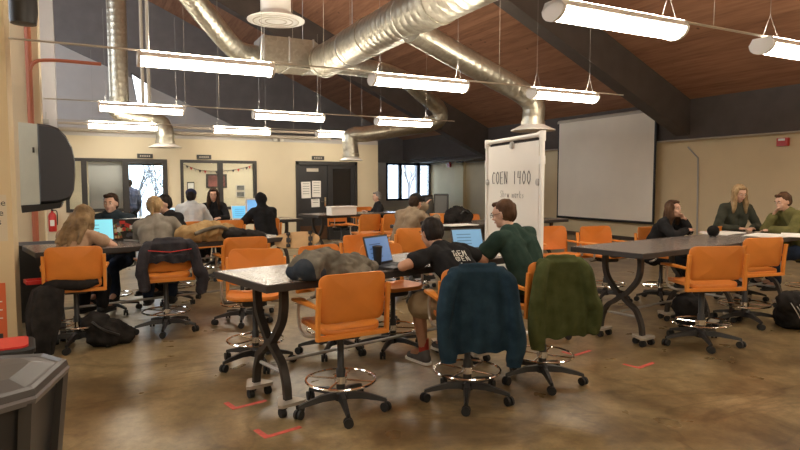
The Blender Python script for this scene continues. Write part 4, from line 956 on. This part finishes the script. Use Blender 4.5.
# longboard leaning on the end of the left table
t = empty('longboard', atd(297, 240, 7.35), 0, 'tan longboard with a dark truck sticking out past the left table', 'skateboard')
o_ = []; 
for i in range(28):
    a = 2*pi*i/28; x = .28*cos(a); hw_ = .105*(abs(sin(a))**.6)*(1 if sin(a) >= 0 else -1)*(1-.28*(cos(a) > .55)*(cos(a)-.55)/.45); o_.append((x, hw_))
Mx = Euler((R(68), R(-4), -YAW)).to_matrix().to_4x4()
MB().prism(o_, -.006, .006).xform(Mx).build('deck', mat('maple_deck', (.46, .29, .13), .5, var=.1, vscale=10), t)
for x in (-.1, .17):
    tk = MB().box((x, 0, .02), (.05, .05, .03)).tube([(x, -.075, .035), (x, .075, .035)], .008, 6).xform(Mx).build('truck', M['black'], t)
    for y in (-.075, .075): MB().tube([(x, y-.015, .035), (x, y+.015, .035)], .026, 12).xform(Mx).build('wheel', M['rubber'], tk, True)

# fire extinguisher
c = aty(52.5, 222, YB-.12); t = empty('fire_extinguisher', (c.x, c.y, c.z-.22), 0, 'red fire extinguisher hung on the wall below the black wall unit', 'extinguisher')
MB().lathe([(.075, 0), (.085, .03), (.085, .36), (.06, .42), (.025, .45), (.025, .48)], n=18).build('cylinder_body', M['red'], t, True)
MB().box((0, -.086, .2), (.09, .004, .14)).build('label_plate', M['paper'], t); MB().box((0, 0, .5), (.04, .14, .03)).tube(bez([(0, -.04, .49), (.1, -.06, .46), (.1, -.05, .15)], 4), .012, 6).build('valve_and_hose', M['black'], t)
MB().b2((-.05, .07, .1), (.05, .12, .4)).build('wall_bracket', M['black'], t)
# tall dark bin beside the pier
c = atz(37, 318, 0); t = empty('tall_dark_bin', (c.x, c.y, 0), R(10), 'tall dark square bin behind the near pier, left of the long-haired student', 'bin')
MB().rings([[(x*k, y*k, z) for x, y in rrect(.46, .46, .06)] for z, k in ((0, .85), (.86, 1))]).build('bin_body', M['black'], t); MB().prism(rrect(.5, .5, .07), .86, .9).build('bin_rim', M['rubber'], t)
# red tray on the chair arm
c = atd(37, 283, 5.75); t = empty('red_tray', c, YT, 'narrow red plastic tray sticking out left of the far-left chair', 'tray')
MB().b2((-.1, -.1, 0), (.1, .1, .012)).b2((-.1, -.1, 0), (.1, -.088, .035)).b2((-.1, .088, 0), (.1, .1, .035)).b2((-.1, -.1, 0), (-.088, .1, .035)).build('tray_body', M['red'], t); MB().tube([(.1, 0, .02), (.17, 0, .02)], .01, 6).build('tray_handle', M['red'], t)

# ---------------------------------------------------------------- foreground bin with its lid
t = empty('grey_trash_can', W(-1.93, 2.66), R(-14), 'big dark grey trash can with a lid in the bottom left corner', 'bin')
def octo(w_, d_, c): return [(w_/2, -d_/2+c), (w_/2, d_/2-c), (w_/2-c, d_/2), (-w_/2+c, d_/2), (-w_/2, d_/2-c), (-w_/2, -d_/2+c), (-w_/2+c, -d_/2), (w_/2-c, -d_/2)]
grey_p = mat('charcoal_bin_plastic', (.035, .033, .033), .38, bump=.05, bscale=150)
MB().rings([[(x*k, y*k, z) for x, y in octo(.60, .66, .12)] for z, k in ((.02, .74), (.66, .96), (.68, .99))]).build('bin_body', grey_p, t)
lidm = mat('grey_bin_lid', (.06, .055, .052), .42, bump=.03, bscale=120)
MB().rings([[(x*k, y*k, z) for x, y in octo(.64, .70, .13)] for z, k in ((.665, 1.0), (.70, 1.02), (.725, 1.0), (.735, .95), (.722, .91), (.724, .86), (.75, .6), (.757, .2))]).build('bin_lid', lidm, t, False)
MB().rings([[(x*k, y*k, z) for x, y in octo(.645, .705, .13)] for z, k in ((.66, 1.005), (.685, 1.03), (.70, 1.005))]).build('lid_rim', mat('pale_rim', (.16, .155, .16), .3), t)
for sx in (-1, 1):
    for sy in (-1, 1): MB().rings([[(sx*x, sy*y, z) for x, y in ((xx-.03, yy-.05), (xx+.02, yy-.05), (xx+.02, yy+.03), (xx-.03, yy+.03))] for xx, yy, z in ((.30, .22, .67), (.24, .18, .0))]).build('corner_rib', lidm, t)
MB().tube(bez([(-.02, -.2, .758), (.06, -.1, .775), (.08, .03, .765)], 5), .005, 6).tube(bez([(-.12, -.24, .75), (-.06, -.22, .762), (-.02, -.2, .758)], 4), .004, 5).build('lid_handle_wire', M['chrome'], t)
t = empty('red_black_case', W(-2.87, 4.15), R(5), 'low black case with a red rim behind the trash can at the left edge', 'case')
MB().rings([[(x*k, y*k, z) for x, y in rrect(.5, .4, .08)] for z, k in ((0, .9), (.42, 1))]).build('case_body', M['black'], t); MB().rings([[(x*k, y*k, z) for x, y in rrect(.52, .42, .08)] for z, k in ((.42, 1), (.45, 1.01), (.462, .97))]).build('case_rim', M['rubber'], t)
MB().prism(rrect(.44, .34, .06), .462, .475).build('case_insert', M['red'], t)
# red tape marks round the table feet
for px, py, lab in ((265, 439, 'red tape corner on the floor in front of the nearest table foot'), (233, 410, 'red tape corner on the floor left of the nearest table, farther foot'), (576, 356, 'faint red tape corner near the left foot of the right-hand table'), (640, 369, 'faint red tape corner near the front foot of the right-hand table')):
    c = atz(px, py, 0); c2 = W(0, 0, 0)
    o = empty('floor_tape_mark', (c.x, c.y, 0), YT, lab, 'floor marking')
    MB().b2((0, 0, .0006), (.27, .04, .0016)).build('tape_strip', M['redpaint'], o); MB().b2((0, .04, .0006), (.04, .17, .0016)).build('tape_strip', M['redpaint'], o)
# ================================================================ people
from mathutils.bvhtree import BVHTree
SKIN = mat('skin_light', (.56, .33, .23), .5, var=.06, vscale=20); SKIN2 = mat('skin_tan', (.46, .25, .16), .5, var=.06, vscale=20)
EYEW = mat('eye_white', (.6, .56, .52), .4); IRIS = mat('iris_dark', (.04, .03, .02), .2); LIP = mat('lips', (.42, .15, .12), .5)
def hairm(n, a, b_): return fabric2(n, a, b_, 160, .6)
HB = {'blonde': hairm('dark_blonde_hair', (.13, .085, .042), (.33, .225, .12)), 'brown': hairm('brown_hair', (.05, .024, .012), (.11, .058, .03)), 'black': hairm('black_hair', (.010, .008, .007), (.026, .02, .017)),
      'dark': hairm('dark_brown_hair', (.025, .014, .009), (.06, .035, .02)), 'grey': hairm('grey_hair', (.11, .10, .09), (.26, .24, .22)), 'golden': hairm('golden_brown_hair', (.20, .125, .055), (.44, .31, .165))}
def cap(mb, a, b_, ra, rb, n=12):
    a = Vector(a); b_ = Vector(b_); mb.ball(a, ra, n)
    if (b_-a).length > 1e-4: mb.ball(b_, rb, n); mb.tube([a, b_], [ra, rb], n)
def hand(mb, wr, d, side, curl=.5, down=Vector((0, 0, -1))):
    """palm at the end of the forearm plus five separate bent fingers"""
    d = Vector(d).normalized(); s = d.cross(down).normalized()*side; dn = down
    c = wr+d*.05
    for k in range(-1, 2): cap(mb, wr+d*.012+s*.014*k, wr+d*.082+s*.023*k, .018, .015, 8)
    for k, ln in enumerate((.062, .072, .068, .052)):
        o_ = s*(-.033+.022*k); b0 = wr+d*.085+o_; b1 = b0+(d+dn*curl*.5+s*(-.12+.08*k)).normalized()*ln*.5; b2 = b1+(d+dn*curl*1.6).normalized()*ln*.5
        cap(mb, b0, b1, .0098, .009, 8); cap(mb, b1, b2, .009, .0075, 8)
    t0 = wr+d*.025-s*.03; t1 = t0+(d*.7-s*.75+dn*.2).normalized()*.038; t2 = t1+(d*.95-s*.1+dn*.3).normalized()*.03
    cap(mb, t0, t1, .013, .0105, 8); cap(mb, t1, t2, .0105, .0085, 8)
def person(loc, yaw, label, zp=.72, lean=.3, side=0., headp=0., heady=0., headr=0., arms=None, legs=None, stand=False, vox=.012, skin=SKIN, hair=('short', 'brown'),
           shirt=None, sleeve='long', pants=None, shorts=False, shoe=None, face=True, w=1., cap_=None, hood=None, bulk=.014, hs=1.0, name='person'):
    t = empty('person', (loc.x, loc.y, 0), yaw, label, 'person')
    def dirv(a, sd): return Vector((sin(sd), sin(a)*cos(sd), cos(a)*cos(sd)))
    p0 = Vector((0, -.02, zp)); p1 = p0+dirv(lean*.55, side*.7)*.19; p2 = p1+dirv(lean, side)*.19; p3 = p2+dirv(lean*1.2, side)*.135
    hc = p3+dirv(lean*.75+headp*.4, side)*.165+Vector((0, .012, 0))
    sx = Vector((cos(side), 0, -sin(side)))
    shp = p2+dirv(lean*1.1, side)*.085
    SH = {-1: shp-sx*.165*w, 1: shp+sx*.165*w}
    if arms is None: arms = {}
    A = {}
    Rh = Matrix.Rotation(heady, 3, 'Z') @ Matrix.Rotation(headr+side*.4, 3, 'Y') @ Matrix.Rotation(-headp, 3, 'X')
    for s in (-1, 1):
        if arms.get(s) == 'chin':
            T = hc+Rh @ Vector((s*.035, .095, -.09)); el = Vector((T.x+s*.10, T.y+.06, max(T.z-.33, .985))); d = (T-el).normalized(); A[s] = (el, T-d*.085); continue
        el, wr = arms.get(s, ((s*.25, .27, .985), (s*.12, .48, .99)))
        el, wr = Vector(el), Vector(wr); d = el-SH[s]; el = SH[s]+d.normalized()*min(.31, max(.25, d.length)); d = wr-el
        wr = el+d.normalized()*min(.27, max(.22, d.length)); A[s] = (el, wr)
    Lg = {}
    for s in (-1, 1):
        if stand: kn, an = Vector((s*.1, .02, .50)), Vector((s*.11, -.02, .09))
        else: kn, an = [Vector(q) for q in (legs or {}).get(s, ((s*.11, .42, zp-.06), (s*.11, .36, .31)))]
        Lg[s] = (p0+Vector((s*.095, 0, -.02)), kn, an)
    tors = [((p0-sx*.07*w, p1-sx*.06*w, .095, .085)), ((p0+sx*.07*w, p1+sx*.06*w, .095, .085)), (p1-sx*.055*w, p2-sx*.075*w, .088, .092), (p1+sx*.055*w, p2+sx*.075*w, .088, .092), (p2-sx*.06*w, p3-sx*.03, .09, .06), (p2+sx*.06*w, p3+sx*.03, .09, .06)]
    def arm_caps(mb, s, g=0, part='full'):
        el, wr = A[s]; cap(mb, shp+sx*s*.1*w, SH[s], .065+g, .052+g)
        if part == 'short': cap(mb, SH[s], SH[s].lerp(el, .5), .052+g, .05+g*1.7); return
        cap(mb, SH[s], el, .05+g, .04+g)
        if part == 'long': cap(mb, el, el.lerp(wr, .93), .041+g, .029+g*1.1); return
        cap(mb, el, wr, .04, .025)
    def leg_caps(mb, s, g=0, part='full'):
        h, k, a = Lg[s]; 
        if part == 'short': cap(mb, h, h.lerp(k, .9), .088+g, .068+g*2); return
        cap(mb, h, k, .085+g, .056+g)
        if part == 'long': cap(mb, k, k.lerp(a, .96), .056+g, .038+g*1.3); return
        m_ = k.lerp(a, .35)+Vector((0, -.012, 0)); cap(mb, k, m_, .053, .054); cap(mb, m_, a, .054, .034)
    # one continuous body
    mb = MB()
    for q in tors: cap(mb, *q)
    cap(mb, p3, hc-Vector((0, .01, .03)), .052, .05)
    def H(x, y, z): return hc+Rh @ Vector((x*hs, y*hs, z*hs))
    def hb(m_, c, r_, n=16):
        k = MB(); k.ball((0, 0, 0), tuple(q*hs for q in r_), n); k.xform(Matrix.Translation(H(*c)) @ Rh.to_4x4())
        me = bpy.data.meshes.new('tmp'); k.bm.to_mesh(me); k.bm.free(); m_.bm.from_mesh(me); bpy.data.meshes.remove(me)
    hb(mb, (0, -.008, .02), (.076, .094, .095)); hb(mb, (0, .022, -.04), (.058, .066, .066)); hb(mb, (0, .062, -.085), (.028, .025, .02), 10)
    hb(mb, (0, .094, -.02), (.013, .02, .014), 8); hb(mb, (0, .087, .005), (.009, .014, .026), 8)
    hb(mb, (0, .078, .035), (.05, .013, .012), 10)
    for s in (-1, 1): hb(mb, (s*.077, -.005, -.008), (.011, .018, .03), 8); hb(mb, (s*.036, .06, -.025), (.024, .022, .02), 8)
    for s in (-1, 1):
        arm_caps(mb, s); el, wr = A[s]; hand(mb, wr, wr-el, s)
        leg_caps(mb, s); h, k, a = Lg[s]; cap(mb, a, a+Vector((0, .13, -.04)), .036, .03)
    remesh_mb(mb, 'body', skin, vox, 2, t)
    def wr_noise(o, amt, fr=9):
        sd = random.uniform(0, 50)
        displace(o.data, lambda p, nn: p+nn*amt*noise.noise(p*fr+Vector((sd, 0, 0))))
    mb = MB()
    for a_, b_, r0, r1 in tors: cap(mb, a_, b_, r0+bulk+.004, r1+bulk)
    cap(mb, p0+Vector((0, 0, .0)), p0+Vector((0, 0, -.03)), .10+bulk, .1+bulk)
    for s in (-1, 1): arm_caps(mb, s, bulk, sleeve)
    if hood == 'down': mb.ring(p3+Vector((0, -.015, .02)), .075, .032, 20, 10, Euler((-lean, side, 0)))
    if hood == 'up':
        hb(mb, (0, -.03, .02), (.1, .112, .12)); cap(mb, p3, hc-Vector((0, .03, .02)), .075, .085)
    sh = remesh_mb(mb, 'shirt' if bulk < .02 else 'jacket', shirt, vox, 3, t); wr_noise(sh, .014, 11)
    mb = MB(); 
    cap(mb, p0-sx*.07, p0+sx*.07, .105, .105)
    for s in (-1, 1): leg_caps(mb, s, .02, 'short' if shorts else 'long')
    o = remesh_mb(mb, 'trousers', pants, vox, 3, t); wr_noise(o, .01, 12)
    for s in (-1, 1):
        a = Lg[s][2]; mb = MB(); cap(mb, a+Vector((0, -.03, -.055)), a+Vector((0, .17, -.068)), .042, .036); cap(mb, a+Vector((0, -.01, -.01)), a+Vector((0, .02, -.05)), .044, .045)
        so = remesh_mb(mb, 'shoe', shoe or M['rubber'], .012, 2, t)
        displace(so.data, lambda p, nn: Vector((p.x, p.y, max(p.z, a.z-.092))))
        MB().prism([(a.x+x, a.y+.07+y) for x, y in rrect(.085, .29, .04)], a.z-.098, a.z-.08).build('sole', M['white'] if shorts else M['rubber'], so)
    # hair
    st, hcx = hair
    hm = HB[hcx]
    if hood != 'up':
        mb = MB()
        hb(mb, (0, -.028, .04), (.086, .094, .09)); hb(mb, (0, -.04, -.0), (.082, .08, .085))
        if st == 'short': 
            for s in (-1, 1): hb(mb, (s*.066, -.02, .01), (.018, .045, .05), 10)
            hb(mb, (.01, .05, .098), (.055, .035, .022), 10)
        if st in ('long', 'pony', 'wavy'):
            hb(mb, (0, .035, .095), (.062, .045, .026), 10)
            for s in (-1, 1): hb(mb, (s*.07, .015, .03), (.022, .05, .06), 10)
        if st in ('long', 'wavy'):
            L_ = .34 if st == 'long' else .26
            for s in (-1, 1):
                for xx, yy, ln in ((.075, .0, L_*.85), (.065, -.045, L_), (.03, -.075, L_+.03)):
                    a = H(s*xx, yy, .02); b_ = Vector((a.x*1.0+s*.012, a.y-.0-(.02 if not face else -.03), a.z-ln*.55)); c_ = b_+Vector((s*.008+(random.uniform(-.02, .02) if st == 'wavy' else 0), -.015-sin(lean)*.02*0, -ln*.45))
                    cap(mb, a, b_, .035, .036, 10); cap(mb, b_, c_, .036, .016, 10)
            cap(mb, H(0, -.085, .0), H(0, -.085, 0)+Vector((0, -.05, -L_)), .045, .03, 10)
        if st == 'wavy' and not face:
            for k in range(7):
                xx = -.105+.035*k; q1_ = p3+sx*xx*1.0+Vector((0, -.075, .03)); q2_ = p2+sx*(xx*1.25+random.uniform(-.02, .02))+dirv(lean, side).cross(sx)*0+Vector((0, -.115, -.01+random.uniform(-.05, .03)))
                cap(mb, H(xx*.75, -.075, -.01), q1_, .035, .036, 10); cap(mb, q1_, q2_, .036, .02, 10)
        if st == 'pony':
            cap(mb, H(0, -.1, .05), H(0, -.14, .0), .03, .034, 10); cap(mb, H(0, -.14, .0), H(0, -.13, -.12), .034, .018, 10)
        o = remesh_mb(mb, 'hair', hm, .009, 3, t); sd = random.uniform(0, 40)
        displace(o.data, lambda p, nn: p+nn*.008*noise.noise(Vector((p.x*38+sd, p.y*38, p.z*7))))
    if cap_:
        mb = MB(); hb(mb, (0, -.012, .062), (.094, .106, .078))
        if cap_[0] == 'cap': hb(mb, (0, .1, .07), (.062, .06, .01), 12)
        o = remesh_mb(mb, 'hat', cap_[1], .01, 3, t)
    if face:
        for s in (-1, 1):
            k = MB(); hb(k, (s*.031, .082, .012), (.0105, .006, .0055), 10); e_ = k.build('eye', EYEW, t, True)
            k = MB(); hb(k, (s*.031, .0872, .011), (.0055, .003, .005), 8); k.build('iris', IRIS, e_, True)
            k = MB(); hb(k, (s*.031, .088, .034), (.019, .006, .004), 8); k.build('eyebrow', hm, t, True)
        k = MB(); hb(k, (0, .087, -.052), (.022, .009, .0065), 10); k.build('mouth', LIP, t, True)
    t['_h'] = 1; return t, H, sh
def F_(n, a, b_=None, sc=250): return fabric2(n, a, b_ or tuple(min(1, q*1.7) for q in a), sc)
blk = F_('black_cotton', (.012, .012, .013)); dgreen = F_('dark_green_cotton', (.018, .036, .028), (.03, .055, .043)); sweat = F_('heather_grey_knit', (.16, .145, .12), (.25, .225, .185))
jean = F_('dark_jeans', (.015, .022, .04)); khaki = F_('khaki_shorts', (.33, .25, .15), (.42, .33, .21)); tanj = F_('tan_canvas_jacket', (.17, .125, .08), (.27, .205, .14)); oliv = F_('olive_khaki_jacket', (.085, .08, .025), (.15, .135, .05))
charc = F_('charcoal_green_knit', (.035, .037, .026), (.06, .062, .045)); navy2 = F_('dark_navy_hoodie', (.018, .028, .036), (.035, .048, .06)); pale = F_('pale_grey_jacket', (.45, .48, .50), (.62, .63, .62)); slate = F_('slate_blue_sweater', (.05, .06, .10)); beige = F_('beige_top', (.34, .22, .14), (.42, .29, .2))
def camyaw(deg): return -YAW-R(deg)      # 0 = facing away from the camera, + turns to the right
def at(px, d): return W((px-400)/600*d, d)

# the two students at the near table
t, H, sh = person(W(.53, 4.50), YT-R(2), 'student in a black T-shirt and khaki shorts hunched over the nearest table', zp=.70, lean=.80, side=-.04, headp=.3, vox=.009, skin=SKIN2, hair=('short', 'black'),
    shirt=blk, sleeve='short', pants=khaki, shorts=True, face=True, arms={-1: ((-.42, .26, .995), (-.2, .42, .995)), 1: ((.36, .25, .985), (.24, .46, .99))}, legs={-1: ((-.17, .43, .64), (-.12, .40, .26)), 1: ((.12, .43, .66), (.12, .36, .31))},
    shoe=F_('grey_canvas_shoe', (.09, .085, .085)), bulk=.013, w=1.12)
def decal(t, sh, text, x0, z0, cw, ch, r_, nm, m, sgn=-1, rot=0):
    bv = BVHTree.FromPolygons([v.co for v in sh.data.vertices], [p.vertices for p in sh.data.polygons]); mb = MB()
    for i, c in enumerate(text):
        for stq in ST.get(c, []):
            P = []
            for p, q_ in bez([(a, b_, 0) for a, b_ in stq], 3) if 0 else stq:
                x = x0+(i+p*.8)*cw; z = z0+q_*ch+rot*(x-x0); hit = bv.ray_cast(Vector((x, sgn*1.5, z)), Vector((0, -sgn, 0)))[0]
                if hit: P.append(hit+Vector((0, sgn*.003, 0)))
            if len(P) > 1: mb.tube(P, r_, 5)
    if len(mb.bm.verts): mb.build(nm, m, sh)
ST.update({'T': [[(.1, 1), (.9, 1)], [(.5, 1), (.5, 0)]], 'H': [[(.1, 1), (.1, 0)], [(.85, 1), (.85, 0)], [(.1, .5), (.85, .5)]], 'R': [[(.1, 0), (.1, 1), (.7, .9), (.65, .55), (.1, .5)], [(.4, .5), (.85, 0)]], 'M': [[(.05, 0), (.1, 1), (.5, .4), (.85, 1), (.9, 0)]], 'n': [[(.2, .6), (.2, 0)], [(.2, .45), (.55, .6), (.8, .4), (.8, 0)]],
           'L': [[(.1, 1), (.1, 0), (.8, 0)]], 'A': [[(.05, 0), (.5, 1), (.9, 0)], [(.2, .4), (.75, .4)]], 'I': [[(.5, 1), (.5, 0)]], 'e': [[(.15, .3), (.85, .35), (.5, .6), (.15, .3), (.4, 0), (.8, .1)]]})
wht = mat('white_shirt_print', (.75, .74, .68), .7)
decal(t, sh, 'THEM', -.07, 1.05, .032, .036, .004, 'shirt_print', wht); decal(t, sh, 'COEN', -.06, 1.015, .030, .028, .0033, 'shirt_print', wht); decal(t, sh, 'Runs', -.03, .97, .030, .03, .0048, 'shirt_print', wht)
sock = MB().tube([(-.12, .405, .36), (-.12, .40, .26)], [.043, .041], 14).build('sock', mat('red_sock', (.42, .05, .04), .9), t, True)
t, H, sh = person(W(1.08, 4.92), YT-R(2), 'student in a dark green T-shirt and glasses at the nearest table beside the whiteboard', zp=.73, lean=.48, side=-.06, headp=.25, heady=.45, vox=.009, hair=('short', 'brown'), shirt=dgreen, sleeve='short', pants=blk,
    arms={-1: ((-.28, .30, 1.0), (-.14, .50, 1.0)), 1: ((.27, .3, .99), (.16, .5, 1.0))}, bulk=.018, w=1.15)
g = MB()
for s in (-1, 1): g.ring(H(s*.031, .1, .012), .02, .0022, 16, 5, Euler((pi/2, 0, .45)))
g.tube([H(-.051, .1, .014), H(-.08, .0, .014)], .002, 5).tube([H(.051, .1, .014), H(.08, .0, .014)], .002, 5).tube([H(-.011, .1, .014), H(.011, .1, .014)], .002, 5).build('glasses', M['black'], t)
# left table
person(at(66, 6.05), camyaw(8), 'student with long dark-blond hair and bare arms seen from behind at the far left', zp=.64, lean=.46, headp=.3, vox=.011, hair=('wavy', 'blonde'), shirt=beige, sleeve='short', pants=blk, face=False, shoe=M['rubber'], w=.95, bulk=.012)
person(at(157, 6.62), camyaw(-12), 'student in a grey sweater with a blond ponytail seen from behind', zp=.72, lean=.46, side=-.12, headp=.35, vox=.011, hair=('pony', 'golden'), shirt=sweat, pants=jean, face=False, bulk=.024, w=1.02, legs={-1: ((-.13, .38, .66), (-.17, .22, .32)), 1: ((.1, .4, .66), (.08, .28, .32))})
person(at(115, 7.35), camyaw(176), 'student in a dark hooded jacket facing the camera at the left table', zp=.70, lean=.22, headp=.1, vox=.011, hair=('short', 'dark'), shirt=navy2, pants=jean, hood='down', bulk=.04, w=1.15)
person(at(180, 7.75), camyaw(-140), 'person in black partly hidden behind the student in the grey sweater', zp=.70, lean=.34, side=.1, headp=.2, hair=('short', 'black'), shirt=blk, pants=blk, bulk=.03, vox=.013)
# middle table
person(at(190, 10.15), camyaw(-10), 'person in a pale jacket and dark blue beanie with back to the camera', zp=.72, lean=.22, headp=.2, hair=('short', 'black'), shirt=pale, pants=blk, face=False, bulk=.045, vox=.013, cap_=('beanie', F_('navy_beanie', (.018, .022, .05))))
person(at(214, 11.25), camyaw(166), 'person with straight dark hair and a black top facing the camera by the middle window', zp=.74, lean=.2, headp=.2, hair=('long', 'dark'), shirt=blk, pants=blk, vox=.013)
person(at(266, 10.2), camyaw(-38), 'person with a black hood up at the middle table', zp=.68, lean=.36, headp=.25, hair=('short', 'black'), shirt=blk, pants=blk, face=True, hood='up', bulk=.035, vox=.013)
person(at(130, 16.9), camyaw(-30), 'person in a slate blue sweater standing behind the glass of the left window', zp=.93, lean=.04, stand=True, headp=.1, hair=('short', 'black'), shirt=slate, pants=blk, skin=SKIN2, bulk=.03, vox=.015, arms={-1: ((-.26, 0, 1.12), (-.24, .15, .9)), 1: ((.26, 0, 1.12), (.22, .15, .9))})
# door table, tan jacket
person(at(379, 14.2), camyaw(-110), 'grey-haired person in dark clothes far back beside the black door', zp=.62, lean=.1, headp=.1, hair=('short', 'grey'), shirt=blk, pants=blk, vox=.015, arms={-1: ((-.24, .1, .9), (-.12, .3, .95)), 1: ((.24, .1, .9), (.12, .3, .95))})
person(at(403, 8.45), camyaw(42), 'man in a tan jacket and dark cap leaning over the table by the monitors', zp=.72, lean=.48, headp=.3, hair=('short', 'dark'), shirt=tanj, pants=khaki, bulk=.04, w=1.15, cap_=('cap', blk), vox=.012,
       arms={-1: ((-.18, .45, 1.08), (-.06, .55, 1.28)), 1: ((.24, .4, .99), (.12, .6, 1.1))})
# right table
t, H, sh = person(at(655, 8.15), camyaw(128), 'student with wavy brown hair in a black sweatshirt resting chin on hand', zp=.64, lean=.46, side=.06, headp=-.05, heady=-.35, hair=('wavy', 'brown'), shirt=blk, pants=blk, bulk=.024, vox=.010,
       arms={-1: 'chin', 1: ((.26, .26, .98), (.1, .42, .99))})
decal(t, sh, 'LAX', -.1, .93, .06, .05, .006, 'sweatshirt_print', wht, sgn=1)
person(at(734, 8.62), camyaw(178), 'student with long straight blonde hair in a dark green top facing the camera', zp=.80, lean=.18, headp=.35, heady=.08, hair=('long', 'golden'), shirt=charc, pants=jean, bulk=.018, vox=.011, w=1.05,
       arms={-1: ((-.3, .1, .99), (-.08, .3, .985)), 1: ((.3, .1, .99), (.08, .3, .985))})
person(at(798, 8.0), camyaw(-98), 'student in an olive jacket with reddish-brown hair, hand at mouth, at the right edge', zp=.73, lean=.38, headp=.3, heady=.1, hair=('short', 'brown'), shirt=oliv, pants=jean, bulk=.03, vox=.011, w=1.12,
       arms={1: 'chin', -1: ((-.26, .3, .99), (-.06, .42, .99))}, legs={-1: ((-.12, .44, .66), (-.1, .36, .3)), 1: ((.13, .42, .64), (.14, .22, .3))})
